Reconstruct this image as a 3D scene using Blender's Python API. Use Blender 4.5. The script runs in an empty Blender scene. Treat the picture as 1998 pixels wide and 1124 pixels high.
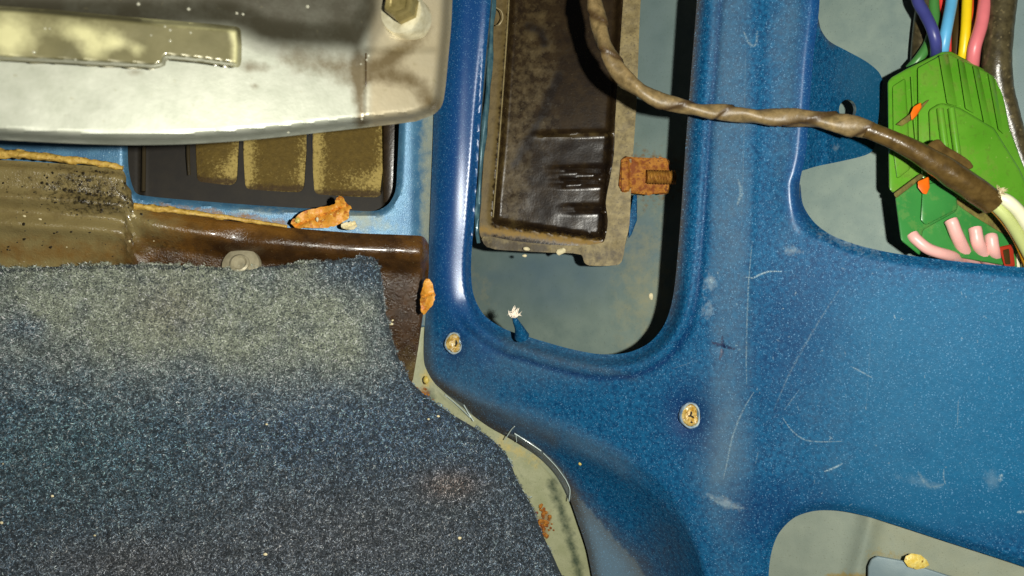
import bpy, math, random
import numpy as np
from mathutils import Vector
from mathutils.geometry import delaunay_2d_cdt

# ------------------------------------------------------------------ camera, world, flash, exposure
scene = bpy.context.scene
col = scene.collection
rng = np.random.default_rng(7)
random.seed(7)
CAM = np.array([0.0, 0.0, 0.60])
LENS = 28.0
K = 36.0 / LENS / 1998.0

cd = bpy.data.cameras.new("camera"); cam = bpy.data.objects.new("camera", cd); col.objects.link(cam)
cam.location = CAM; cam.rotation_euler = (math.radians(90), 0, 0)
cd.lens = LENS; cd.sensor_width = 36.0; cd.clip_start = 0.01; cd.clip_end = 20
cd.dof.use_dof = True; cd.dof.focus_distance = 0.262; cd.dof.aperture_fstop = 20.0
scene.camera = cam

w = bpy.data.worlds.new("World"); scene.world = w; w.use_nodes = True
w.node_tree.nodes["Background"].inputs[0].default_value = (0.9, 0.95, 1.0, 1)
w.node_tree.nodes["Background"].inputs[1].default_value = 0.030

ld = bpy.data.lights.new("phone_flash", 'POINT'); ld.energy = 4.0; ld.shadow_soft_size = 0.0028
ld.color = (1.0, 0.98, 0.89)
lo = bpy.data.objects.new("phone_flash", ld); col.objects.link(lo)
lo.location = CAM + np.array([0.034, -0.004, 0.003])

scene.view_settings.view_transform = 'Standard'
scene.view_settings.look = 'None'
scene.view_settings.exposure = 0.0
scene.view_settings.gamma = 1.0

# ------------------------------------------------------------------ helpers
def lin(r, g, b):
    f = lambda c: (c / 255 / 12.92) if c <= 10 else ((c / 255 + 0.055) / 1.055) ** 2.4
    return (f(r), f(g), f(b), 1.0)

def P(px, py, d):
    px = np.asarray(px, float); py = np.asarray(py, float); d = np.asarray(d, float) + 0 * px
    return np.stack([(px - 999) * K * d, d, -(py - 562) * K * d], -1) + CAM

def plane(px0, py0, d0, tx=0.0, ty=0.0):
    """depth of a flat sheet through (px0,py0,d0); tx>0: nearer to the right, ty>0: nearer below"""
    q = 1 + tx * K * (px0 - 999) + ty * K * (py0 - 562)
    def f(px, py):
        return d0 * q / (1 + tx * K * (np.asarray(px, float) - 999) + ty * K * (np.asarray(py, float) - 562))
    return f

def sm(pts, closed=True, n=6):
    p = np.array(pts, float); N = len(p); out = []
    rngi = range(N) if closed else range(N - 1)
    for i in rngi:
        if closed: a, b, c, d = p[(i - 1) % N], p[i], p[(i + 1) % N], p[(i + 2) % N]
        else: a, b, c, d = p[max(i - 1, 0)], p[i], p[i + 1], p[min(i + 2, N - 1)]
        for t in np.arange(n) / n:
            # centripetal-ish tension: keep tangents short on uneven spacing
            l1 = np.linalg.norm(c - b)
            m1 = (c - a); m2 = (d - b)
            m1 = m1 / (np.linalg.norm(m1) + 1e-9) * l1; m2 = m2 / (np.linalg.norm(m2) + 1e-9) * l1
            h00 = 2*t**3 - 3*t**2 + 1; h10 = t**3 - 2*t**2 + t; h01 = -2*t**3 + 3*t**2; h11 = t**3 - t**2
            out.append(h00*b + h10*m1*0.9 + h01*c + h11*m2*0.9)
    if not closed: out.append(p[-1])
    return np.array(out)

def seg_dist(px, py, poly, closed=False):
    """distance to polyline and the side (+ = right hand of travel in image coords with y down)"""
    p = np.stack([np.ravel(px), np.ravel(py)], -1).astype(float)
    poly = np.asarray(poly, float)
    A = poly; B = np.roll(poly, -1, 0)
    if not closed: A, B = A[:-1], B[:-1]
    best = np.full(len(p), 1e9); side = np.zeros(len(p)); par = np.zeros(len(p))
    for i in range(len(A)):
        ab = B[i] - A[i]; L = ab @ ab + 1e-12
        t = np.clip(((p - A[i]) @ ab) / L, 0, 1)
        q = p - A[i] - t[:, None] * ab
        dd = np.hypot(q[:, 0], q[:, 1])
        s = ab[0] * (p[:, 1] - A[i][1]) - ab[1] * (p[:, 0] - A[i][0])
        m = dd < best - 1e-9
        best[m] = dd[m]; side[m] = np.sign(s[m]); par[m] = (i + t[m]) / len(A)
    sh = np.shape(px)
    return best.reshape(sh), side.reshape(sh), par.reshape(sh)

def inside(px, py, poly):
    x = np.ravel(px); y = np.ravel(py); poly = np.asarray(poly); r = np.zeros(len(x), bool)
    x1, y1 = poly[:, 0], poly[:, 1]; x2, y2 = np.roll(x1, -1), np.roll(y1, -1)
    for a, b, c, d in zip(x1, y1, x2, y2):
        if b == d: continue
        m = ((b > y) != (d > y)) & (x < (c - a) * (y - b) / (d - b) + a)
        r ^= m
    return r.reshape(np.shape(px))

_tab = rng.random((256, 256))
def vn(x, y):
    xi = np.floor(x).astype(int); yi = np.floor(y).astype(int); fx = x - xi; fy = y - yi
    fx = fx*fx*(3-2*fx); fy = fy*fy*(3-2*fy)
    g = lambda a, b: _tab[a % 256, b % 256]
    return (g(xi, yi)*(1-fx) + g(xi+1, yi)*fx)*(1-fy) + (g(xi, yi+1)*(1-fx) + g(xi+1, yi+1)*fx)*fy
def fbm(px, py, s, o=4):
    r = 0; a = 1; t = 0; x = np.asarray(px, float)/s; y = np.asarray(py, float)/s
    for i in range(o):
        r = r + a*vn(x + 17*i, y + 31*i); t += a; a *= .5; x = x*2.03; y = y*2.03
    return r/t
def ss(x, a=0.0, b=1.0):
    t = np.clip((np.asarray(x, float)-a)/(b-a), 0, 1); return t*t*(3-2*t)
def blob(px, py, cx, cy, rx, ry=None, rot=0):
    ry = ry or rx; c, s = math.cos(math.radians(rot)), math.sin(math.radians(rot))
    dx = px-cx; dy = py-cy; u = (dx*c+dy*s)/rx; v = (-dx*s+dy*c)/ry
    return np.exp(-(u*u+v*v))
def near(px, py, poly, w):
    d, _, _ = seg_dist(px, py, poly); return np.exp(-(d/w)**2)

def thing(name, at, label, cat, group=None):
    o = bpy.data.objects.new(name, None); o.empty_display_size = 0.01; col.objects.link(o)
    o.location = at; o['label'] = label; o['category'] = cat
    if group: o['group'] = group
    return o
def tag(o, label=None, cat=None, group=None, kind=None):
    if label: o['label'] = label
    if cat: o['category'] = cat
    if group: o['group'] = group
    if kind: o['kind'] = kind
    return o
def world_loc(o):
    v = np.zeros(3)
    while o is not None:
        v = v + np.array(o.location); o = o.parent
    return v
def obj(name, V, F, mat, parent=None, smooth=True, attrs=None, at=None, colr=None, split=None):
    V = np.asarray(V, float)
    base = world_loc(parent) if parent is not None else np.zeros(3)
    loc = np.zeros(3)
    if parent is None:
        loc = V.mean(0) if at is None else np.asarray(at)
    me = bpy.data.meshes.new(name)
    L = V - base - loc
    if isinstance(F, np.ndarray) and F.ndim == 2:
        n = F.shape[1]
        me.vertices.add(len(L)); me.vertices.foreach_set('co', L.ravel())
        me.loops.add(F.size); me.loops.foreach_set('vertex_index', F.ravel().astype(np.int32))
        me.polygons.add(len(F)); me.polygons.foreach_set('loop_start', np.arange(0, F.size, n, dtype=np.int32))
        me.update(calc_edges=True)
    else:
        me.from_pydata(L.tolist(), [], [list(map(int, f)) for f in F])
    me.polygons.foreach_set('use_smooth', [smooth]*len(me.polygons))
    for m in (mat if isinstance(mat, (list, tuple)) else [mat]): me.materials.append(m)
    for k, v in (attrs or {}).items():
        a = me.attributes.new(k, 'FLOAT', 'POINT'); a.data.foreach_set('value', np.asarray(v, np.float32).ravel())
    if colr is not None:
        a = me.attributes.new('col', 'FLOAT_COLOR', 'POINT'); a.data.foreach_set('color', np.asarray(colr, np.float32).ravel())
    me.update()
    o = bpy.data.objects.new(name, me); col.objects.link(o); o.location = loc
    if parent is not None: o.parent = parent
    if split: 
        md = o.modifiers.new('split', 'EDGE_SPLIT'); md.split_angle = math.radians(split)
    return o

def tri_fill(outline, holes=(), grid=8.0, jitter=0.0):
    """triangulate a px region: outline + holes + interior grid; returns xy, tris"""
    outline = np.asarray(outline, float)
    pts = [tuple(p) for p in outline]; edges = []
    n = len(pts); edges += [(i, (i+1) % n) for i in range(n)]
    for h in holes:
        b = len(pts); pts += [tuple(p) for p in h]; m = len(h)
        edges += [(b+i, b+(i+1) % m) for i in range(m)]
    if grid:
        x0, y0 = outline.min(0); x1, y1 = outline.max(0)
        gx, gy = np.meshgrid(np.arange(x0+grid/2, x1, grid), np.arange(y0+grid/2, y1, grid*0.87))
        gx = gx + (np.arange(gx.shape[0]) % 2)[:, None]*grid/2
        gx = gx.ravel(); gy = gy.ravel()
        m = inside(gx, gy, outline)
        for h in holes: m &= ~inside(gx, gy, h)
        gx, gy = gx[m], gy[m]
        d, _, _ = seg_dist(gx, gy, outline, True); m = d > grid*0.45
        for h in holes:
            d, _, _ = seg_dist(gx, gy, h, True); m &= d > grid*0.45
        pts += list(zip(gx[m], gy[m]))
    r = delaunay_2d_cdt([Vector(p) for p in pts], edges, [], 0, 1e-5)
    xy = np.array([tuple(v) for v in r[0]]); T = np.array([tuple(f) for f in r[2]])
    c = xy[T].mean(1); m = inside(c[:, 0], c[:, 1], outline)
    for h in holes: m &= ~inside(c[:, 0], c[:, 1], h)
    T = T[m]
    # face the camera: image coords (y down) -> world x right, z up
    a = xy[T[:, 1]] - xy[T[:, 0]]; b = xy[T[:, 2]] - xy[T[:, 0]]
    cr = a[:, 0]*b[:, 1]-a[:, 1]*b[:, 0]
    T[cr > 0] = T[cr > 0][:, ::-1]
    return xy, T

def sheet(name, outline, depth, mat, parent=None, holes=(), grid=8.0, thick=0.0009, attrs=None, rim=None, split=50):
    xy, T = tri_fill(outline, holes, grid)
    x, y = xy[:, 0], xy[:, 1]
    V = P(x, y, depth(x, y))
    A = {k: f(x, y) for k, f in (attrs or {}).items()}
    mats = [mat] + ([rim] if rim else [])
    o = obj(name, V, T, mats, parent, True, A)
    if thick:
        md = o.modifiers.new('thickness', 'SOLIDIFY'); md.thickness = thick; md.offset = -1; md.use_even_offset = False
        if rim: md.material_offset_rim = 1
        sp = o.modifiers.new('split', 'EDGE_SPLIT'); sp.split_angle = math.radians(split)
    return o

def slab(name, outline, depth, thick, mat, parent=None, bevel=0.0006, segs=3, direction=None, attrs=None, centre=None):
    """solid block: flat front face traced at its own distance, pushed back along the block's own axis"""
    o2 = np.asarray(outline, float)
    a = np.roll(o2, -1, 0)
    if np.sum(o2[:, 0]*a[:, 1]-a[:, 0]*o2[:, 1]) > 0: o2 = o2[::-1]
    F0 = P(o2[:, 0], o2[:, 1], depth(o2[:, 0], o2[:, 1]))
    if direction is None:
        c = F0.mean(0) if centre is None else P(centre[0], centre[1], depth(*centre)); direction = (c-CAM)/np.linalg.norm(c-CAM)
    B0 = F0 + np.asarray(direction)*thick
    n = len(F0); V = np.vstack([F0, B0])
    F = [list(range(n)), list(range(2*n-1, n-1, -1))]
    F += [[i, n+i, n+(i+1) % n, (i+1) % n] for i in range(n)]
    o = obj(name, V, F, mat, parent, True)
    if bevel:
        b = o.modifiers.new('bevel', 'BEVEL'); b.width = bevel; b.segments = segs; b.limit_method = 'ANGLE'; b.angle_limit = math.radians(35)
    md = o.modifiers.new('split', 'EDGE_SPLIT'); md.split_angle = math.radians(32)
    return o

def tube(name, pts, rad, mat, parent=None, nr=14, n=8, disp=None, caps=True, attrs=None, flat=1.0, af=None):
    """pts (px,py,d); rad in px (scalar or list per point)"""
    p = np.array(pts, float)
    r = np.full(len(p), rad, float) if np.isscalar(rad) else np.array(rad, float)
    q = sm(np.column_stack([p, r]) * np.array([1, 1, 1000, 1]), False, n); q[:, 2] /= 1000
    C = P(q[:, 0], q[:, 1], q[:, 2]); R = q[:, 3]*K*q[:, 2]
    T = np.gradient(C, axis=0); T /= np.linalg.norm(T, axis=1)[:, None]
    s = np.concatenate([[0], np.cumsum(np.linalg.norm(np.diff(C, axis=0), axis=1))])
    N = np.cross(T[0], [0, 1, 0]); N /= np.linalg.norm(N)
    V = []; S = []; TH = []; AF = []
    th = np.arange(nr)/nr*2*math.pi
    for i in range(len(C)):
        N = N - T[i]*(N@T[i]); N /= np.linalg.norm(N); B = np.cross(T[i], N)
        rr = R[i]*np.ones(nr)
        if disp is not None: rr = rr*(1+disp(s[i], th, i/len(C)))
        V.append(C[i] + (np.cos(th)*rr)[:, None]*N + (np.sin(th)*rr*flat)[:, None]*B)
        S += [i/(len(C)-1)]*nr
        AF += list(af(s[i], th)) if af else [0]*nr
    m = len(C); V = np.vstack(V)
    F = [[i*nr+j, i*nr+(j+1) % nr, (i+1)*nr+(j+1) % nr, (i+1)*nr+j] for i in range(m-1) for j in range(nr)]
    if caps: F += [list(range(nr))[::-1], list(range((m-1)*nr, m*nr))]
    o = obj(name, V, F, mat, parent, True, {'along': S, 'crease': AF}, split=60)
    return o

def disc(name, c, normal, prof, mat, parent=None, nseg=28, wob=0.0, sides=None, squash=1.0):
    """lathe: prof = [(radius_m, height_m toward normal)], centre c world"""
    nrm = np.asarray(normal, float); nrm /= np.linalg.norm(nrm)
    u = np.cross(nrm, [0, 0, 1.0]); u /= np.linalg.norm(u); v = np.cross(nrm, u)
    n = sides or nseg; th = np.arange(n)/n*2*math.pi + 0.35
    V = []
    for k, (r, h) in enumerate(prof):
        rr = r*(1+wob*np.sin(3*th+1)+wob*.6*np.sin(5*th+k))
        V.append(np.asarray(c) + (np.cos(th)*rr)[:, None]*u*squash + (np.sin(th)*rr)[:, None]*v + h*nrm)
    V = np.vstack(V); F = []
    for k in range(len(prof)-1):
        F += [[k*n+j, k*n+(j+1) % n, (k+1)*n+(j+1) % n, (k+1)*n+j] for j in range(n)]
    F.append(list(range((len(prof)-1)*n, len(prof)*n)))
    o = obj(name, V, F, mat, parent, True, split=35)
    # outward orientation
    return o

def debris(name, c_px, size_px, d, mat, parent=None, seed=1, elong=1.0, rot=0, h=0.5):
    """small irregular crumb"""
    r = np.random.default_rng(seed); n = 9; V = []
    for k, (s, z) in enumerate([(1, 0), (.85, .5), (.4, 1)]):
        th = np.arange(n)/n*2*math.pi
        rr = size_px*s*(1+.35*(r.random(n)-.5))
        x = np.cos(th)*rr*elong; y = np.sin(th)*rr
        a = math.radians(rot); X = x*math.cos(a)-y*math.sin(a); Y = x*math.sin(a)+y*math.cos(a)
        V.append(P(c_px[0]+X, c_px[1]+Y, d - z*h*size_px*K*d))
    V = np.vstack(V); F = []
    for k in range(2): F += [[k*n+j, k*n+(j+1) % n, (k+1)*n+(j+1) % n, (k+1)*n+j] for j in range(n)]
    F.append(list(range(2*n, 3*n))[::1])
    return V, F
def merge(parts):
    V = []; F = []; b = 0
    for v, f in parts:
        V.append(v); F += [[b+i for i in q] for q in f]; b += len(v)
    return np.vstack(V), F

# ------------------------------------------------------------------ materials
def mk(name, c1, c2=None, scale=300, rough=.5, metal=0.0, bump=0.0, bscale=1500, layers=(), coat=0.0, spec=.5,
       speck=None, rvar=0.0, sheen=0.0, contrast=(.35, .65), trans=0.0, alpha=None, aniso=None, vcol=False, flake=0.0, coat_att=None, coat_rough=.12):
    m = bpy.data.materials.new(name); m.use_nodes = True; nt = m.node_tree; N = nt.nodes; L = nt.links
    b = N['Principled BSDF']; tc = N.new('ShaderNodeTexCoord'); co = tc.outputs['Object']
    if aniso:
        mp = N.new('ShaderNodeMapping'); mp.inputs['Scale'].default_value = aniso; L.new(co, mp.inputs[0]); co = mp.outputs[0]
    def noise(s, det=4, rg=.6):
        n = N.new('ShaderNodeTexNoise'); n.inputs['Scale'].default_value = s; n.inputs['Detail'].default_value = det
        n.inputs['Roughness'].default_value = rg; L.new(co, n.inputs['Vector']); return n.outputs['Fac']
    def ramp(src, a, bb, lo=0, hi=1):
        r = N.new('ShaderNodeMapRange'); r.inputs[1].default_value = a; r.inputs[2].default_value = bb
        r.inputs[3].default_value = lo; r.inputs[4].default_value = hi; L.new(src, r.inputs[0]); return r.outputs[0]
    def mix(fac, a, bb):
        x = N.new('ShaderNodeMix'); x.data_type = 'RGBA'
        if isinstance(fac, float): x.inputs[0].default_value = fac
        else: L.new(fac, x.inputs[0])
        for s, v in ((6, a), (7, bb)):
            if isinstance(v, tuple): x.inputs[s].default_value = v
            else: L.new(v, x.inputs[s])
        return x.outputs[2]
    def math_(op, a, bb):
        x = N.new('ShaderNodeMath'); x.operation = op
        for s, v in ((0, a), (1, bb)):
            if isinstance(v, (int, float)): x.inputs[s].default_value = v
            else: L.new(v, x.inputs[s])
        return x.outputs[0]
    if vcol:
        a = N.new('ShaderNodeAttribute'); a.attribute_name = 'col'; c = a.outputs['Color']
    else:
        c = mix(ramp(noise(scale), *contrast), c1, c2 or c1)
    rsock = None
    rgh = rough
    if rvar: rsock = ramp(noise(scale*1.7), .3, .7, max(rough-rvar, .04), min(rough+rvar, 1))
    for ly in layers:          # (attribute or None, colour, strength, breakup scale, hardness[, roughness])
        att, cc, st, bs, hd = ly[:5]
        nz = ramp(noise(bs, 5, .7), .25, .75)
        if att:
            a = N.new('ShaderNodeAttribute'); a.attribute_name = att
            f = math_('ADD', math_('MULTIPLY', a.outputs['Fac'], 1.0), math_('MULTIPLY', math_('SUBTRACT', nz, .5), .9 if hd > 0 else .3))
            f = ramp(f, .5-.5*(1-hd), .5+.5*(1-hd))
            f = math_('MULTIPLY', f, ramp(a.outputs['Fac'], 0.0, 0.15))
        else: f = ramp(nz, hd, min(hd+.12, 1))
        f = math_('MULTIPLY', f, st)
        c = mix(f, c, cc)
        if len(ly) > 5:
            x = N.new('ShaderNodeMix'); L.new(f, x.inputs[0])
            if rsock is not None: L.new(rsock, x.inputs[2])
            else: x.inputs[2].default_value = rgh
            x.inputs[3].default_value = ly[5]; rsock = x.outputs[0]
    if speck:                  # (colour, scale, threshold, strength)
        v = N.new('ShaderNodeTexNoise'); v.inputs['Scale'].default_value = speck[1]; v.inputs['Detail'].default_value = 1.5
        L.new(co, v.inputs['Vector'])
        c = mix(math_('MULTIPLY', ramp(v.outputs['Fac'], speck[2], speck[2]+.08), speck[3]), c, speck[0])
    L.new(c, b.inputs['Base Color'])
    if rsock is not None: L.new(rsock, b.inputs['Roughness'])
    else: b.inputs['Roughness'].default_value = rough
    b.inputs['Metallic'].default_value = metal
    b.inputs['Specular IOR Level'].default_value = spec
    b.inputs['Coat Weight'].default_value = coat; b.inputs['Coat Roughness'].default_value = coat_rough
    if coat_att:
        ca = N.new('ShaderNodeAttribute'); ca.attribute_name = coat_att; L.new(ca.outputs['Fac'], b.inputs['Coat Weight'])
    if sheen: b.inputs['Sheen Weight'].default_value = sheen
    if trans: b.inputs['Transmission Weight'].default_value = trans
    if alpha is not None: b.inputs['Alpha'].default_value = alpha
    nrm = None
    if bump:
        bp = N.new('ShaderNodeBump'); bp.inputs['Strength'].default_value = 1.0; bp.inputs['Distance'].default_value = bump
        L.new(noise(bscale, 3, .6), bp.inputs['Height']); nrm = bp.outputs[0]
    if flake:
        bp = N.new('ShaderNodeBump'); bp.inputs['Strength'].default_value = 1.0; bp.inputs['Distance'].default_value = flake
        vv = N.new('ShaderNodeTexNoise'); vv.inputs['Scale'].default_value = 3200; vv.inputs['Detail'].default_value = 0
        L.new(co, vv.inputs['Vector']); L.new(vv.outputs['Fac'], bp.inputs['Height'])
        if nrm is not None: L.new(nrm, bp.inputs['Normal'])
        nrm = bp.outputs[0]
    if nrm is not None: L.new(nrm, b.inputs['Normal'])
    return m

DUST = lin(150, 150, 135)
M = {}
M['blue'] = mk('metallic_blue_paint', lin(6, 56, 94), lin(22, 88, 128), 900, .48, .04, 0, 2600, coat=.0, spec=.10, coat_att='gloss', coat_rough=.3,
    layers=[('dust', lin(96, 116, 128), .8, 160, 0., .62), ('brown', lin(70, 62, 48), .85, 250, 0., .62),
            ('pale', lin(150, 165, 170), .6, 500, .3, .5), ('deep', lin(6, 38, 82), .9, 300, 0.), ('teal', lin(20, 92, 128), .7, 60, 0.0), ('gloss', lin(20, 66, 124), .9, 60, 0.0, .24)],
    speck=(lin(110, 156, 190), 2600, .62, .55), flake=.000035)
M['blue_dark'] = M['blue']
M['edge'] = mk('bare_panel_edge', lin(120, 135, 130), lin(70, 85, 100), 500, .4, .5,
    layers=[('brown', lin(120, 88, 55), 1, 400, .1)])
M['litblue'] = mk('lit_blue_paint', lin(62, 108, 142), lin(82, 130, 160), 150, .42, .2, .00004, 2400, coat=.0,  # the same metallic blue, painted lighter because it faces the flash
    layers=[('dust', lin(160, 165, 145), .85, 300, .2, .6), ('brown', lin(150, 105, 40), 1, 400, .4, .7)],
    speck=(lin(190, 215, 220), 2200, .66, .5), flake=.00006)
M['mudbrown'] = mk('wet_dirt', lin(60, 46, 24), None, 100, .3)
M['greyblue'] = mk('grey_blue_primer', lin(104, 122, 128), lin(120, 136, 138), 120, .5, .1, .00003, 3000)
M['back'] = mk('grey_green_primer', lin(112, 130, 124), lin(128, 144, 134), 120, .55, .1, .00003, 3000,
    layers=[('blue', lin(66, 98, 124), .85, 120, 0.0), ('dust', lin(160, 155, 120), .8, 200, .1), ('rust', lin(125, 88, 30), 1, 500, .5)],
    speck=(lin(72, 78, 74), 2300, .66, .5))
M['plastic'] = mk('dirty_black_plastic', lin(34, 24, 13), lin(50, 38, 21), 260, .26, 0, .00004, 1200,
    layers=[('dust', lin(116, 98, 56), .8, 300, .1, .6), ('dark', lin(24, 17, 12), .9, 600, .3), ('gold', lin(142, 112, 48), .9, 700, .3, .7)],
    speck=(lin(150, 140, 110), 1700, .74, .8))
M['flange'] = mk('muddy_grey_flange', lin(112, 98, 60), lin(150, 134, 90), 330, .6, 0, .00012, 900,
    layers=[('dark', lin(60, 50, 34), .9, 500, .3)], speck=(lin(70, 62, 44), 1500, .62, .6))
M['rust'] = mk('rusty_steel', lin(128, 66, 16), lin(184, 124, 36), 420, .75, .1, .00025, 1400, contrast=(.4, .6),
    layers=[(None, lin(90, 30, 14), .8, 420, .62)])
M['stud'] = mk('rusty_stud', lin(176, 128, 50), lin(130, 82, 30), 500, .6, .3, .0001, 1500)
M['blackmat'] = mk('black_vent_plastic', lin(26, 21, 13), lin(36, 30, 19), 200, .6, 0, .00002, 1500)
M['ribgloss'] = mk('glossy_black_rib', lin(60, 52, 36), None, 300, .22, 0, .00005, 1500, coat=.6)
M['foam'] = mk('golden_dusty_foam', lin(88, 70, 16), lin(102, 82, 24), 500, .8, 0, .00030, 1300,
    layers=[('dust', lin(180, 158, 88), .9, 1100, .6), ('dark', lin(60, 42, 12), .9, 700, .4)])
M['brown'] = mk('tar_brown_paint', lin(56, 36, 14), lin(78, 52, 22), 220, .3, 0, .00022, 1700, coat=.5, spec=.7,
    layers=[('grey', lin(132, 118, 76), .95, 160, .1, .22), ('orange', lin(118, 80, 28), .8, 260, .1),
            ('dark', lin(40, 24, 8), .9, 200, .1, .24), ('spots', lin(34, 28, 12), 1, 700, .55)],
    rvar=.08, speck=(lin(170, 150, 100), 1800, .72, .7))
M['glue'] = mk('yellow_sealant', lin(176, 138, 58), lin(206, 172, 84), 700, .5, 0, .0003, 900, speck=(lin(100, 70, 20), 1500, .62, .8))
M['alu'] = mk('stained_aluminium', lin(148, 151, 136), lin(162, 164, 150), 200, .45, .35, .00003, 700,
    layers=[('tan', lin(146, 132, 102), .8, 40, 0.0), ('dirt', lin(92, 78, 50), .9, 150, .1, .3), ('grime', lin(52, 48, 34), .97, 60, 0., .5)],
    speck=(lin(120, 112, 80), 500, .70, .3))
M['darktop'] = mk('grimy_dark_plate', lin(44, 41, 26), lin(56, 52, 34), 120, .5, 0, .00005, 500, speck=(lin(120, 116, 80), 420, .74, .5))
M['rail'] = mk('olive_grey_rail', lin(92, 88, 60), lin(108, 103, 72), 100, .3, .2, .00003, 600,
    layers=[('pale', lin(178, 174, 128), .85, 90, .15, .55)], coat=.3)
M['bolt'] = mk('brassy_bolt', lin(122, 110, 66), lin(150, 136, 88), 400, .35, .5, .0001, 900)
M['washer'] = mk('zinc_washer', lin(222, 216, 186), lin(180, 172, 140), 300, .35, .4)
M['water'] = mk('water_drop', lin(230, 228, 205), None, 10, .05, 0, trans=.6, spec=.8)
M['wrap'] = mk('cloth_tape_wrap', lin(106, 90, 58), lin(150, 128, 86), 500, .46, 0, .00006, 1300,
    layers=[('crease', lin(60, 42, 20), .9, 500, 0.0)],
    speck=(lin(96, 74, 40), 2200, .60, .4))
M['sleeve'] = mk('dark_brown_sleeve', lin(66, 50, 22), lin(94, 74, 38), 300, .28, 0, .0001, 900)
M['green'] = mk('green_connector_plastic', lin(80, 142, 32), lin(94, 152, 42), 60, .26, 0, .00002, 900,
    layers=[('dust', lin(140, 150, 70), .8, 300, .35), (None, lin(112, 140, 56), .35, 150, .56), (None, lin(80, 104, 38), .3, 600, .62)], speck=(lin(150, 165, 90), 900, .72, .6))
M['emerald'] = mk('emerald_connector_plastic', lin(50, 122, 56), lin(58, 132, 62), 60, .3, 0, .00002, 900,
    layers=[(None, lin(100, 138, 70), .4, 180, .58)])
M['orange'] = mk('orange_lock_tab', lin(225, 95, 15), lin(240, 120, 20), 200, .35)
M['mud'] = mk('mud_smear', lin(120, 110, 48), lin(90, 80, 34), 500, .8, bump=.0002)
def wire(n, c): 
    return mk(n+'_insulation', c, tuple(x*.88 for x in c[:3])+(1,), 150, .38, 0, .00003, 600)
W = {'navy': wire('navy', lin(62, 66, 130)), 'green': wire('green', lin(70, 130, 62)), 'sky': wire('sky_blue', lin(95, 175, 220)),
     'red': wire('red', lin(215, 55, 50)), 'brown': wire('dark_brown', lin(66, 50, 20)), 'yellow': wire('yellow', lin(240, 205, 20)),
     'pink': wire('pink', lin(225, 120, 125)), 'palepink': wire('pale_pink', lin(235, 178, 170)), 'white': wire('white', lin(235, 232, 195)),
     'olive': wire('pale_green', lin(185, 195, 125)), 'amber': wire('amber', lin(205, 150, 35)), 'rusty': wire('rusty_red', lin(170, 52, 30)), 'orange': wire('orange', lin(235, 85, 20))}
M['conduit'] = mk('black_speckled_conduit', lin(52, 46, 30), lin(82, 74, 50), 420, .3, 0, .0001, 1000, speck=(lin(120, 108, 76), 900, .62, .5))
M['fibre'] = mk('carpet_fibre', (0.1, .1, .1, 1), None, 10, .38, 0, vcol=True, spec=.7)
M['carpetbase'] = mk('carpet_backing', lin(36, 44, 50), lin(50, 58, 62), 900, .9, bump=.0003)
M['leaf'] = mk('dry_leaf', lin(206, 132, 34), lin(222, 166, 70), 500, .5, 0, .0002, 800,
    layers=[(None, lin(165, 84, 22), .8, 450, .58)], speck=(lin(235, 205, 130), 700, .68, .8))
M['pale'] = mk('pale_flake', lin(236, 222, 180), lin(200, 190, 150), 500, .6)
M['yellow'] = mk('yellow_plastic_plug', lin(205, 172, 62), lin(218, 200, 120), 700, .35, 0, .0003, 1200, speck=(lin(120, 80, 20), 900, .66, .9))
M['plug'] = mk('aged_plug', lin(176, 132, 40), lin(205, 180, 110), 900, .3, 0, .0004, 1000, layers=[(None, lin(120, 84, 24), .8, 1100, .6), (None, lin(240, 235, 210), .9, 700, .66)])
M['lip'] = mk('lit_teal_lip', lin(46, 82, 98), lin(84, 118, 124), 300, .3, .2, coat=.4)  # blue lip's highlights are put into this lighter teal
M['white_edge'] = mk('crinkle_edge', lin(190, 205, 200), None, 900, .15, spec=.8)
M['clear'] = mk('clear_plug_rim', lin(190, 205, 205), lin(110, 150, 185), 500, .2, .2, coat=.5)
M['black'] = mk('black_gap', lin(14, 10, 8), None, 10, .7)
M['screw'] = mk('grey_trim_screw', lin(150, 142, 116), lin(172, 164, 136), 400, .45, .2, .0001, 1200)
M['strip'] = mk('grey_green_seam_sealer', lin(136, 140, 104), lin(152, 154, 120), 160, .5, 0, .00006, 900,
    layers=[('dark', lin(52, 66, 52), .9, 300, .15, .3), ('rust', lin(120, 74, 22), 1, 600, .4), ('yellow', lin(190, 165, 80), .8, 400, .3)],
    speck=(lin(95, 100, 72), 2000, .64, .5))
M['scratch'] = mk('scratch', lin(150, 178, 190), None, 900, .5)
M['hair'] = mk('pale_hair', lin(176, 160, 120), None, 900, .4)
M['film'] = mk('clear_sealing_film', lin(190, 205, 195), None, 900, .22, alpha=.10, spec=.5)
M['brace'] = mk('olive_primed_brace', lin(122, 132, 120), lin(134, 143, 129), 110, .5, .1, .00003, 3000,
    layers=[('rust', lin(140, 120, 60), .8, 500, .5), ('warm', lin(158, 150, 108), .9, 90, 0.0)], speck=(lin(100, 104, 84), 2300, .64, .5))
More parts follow.
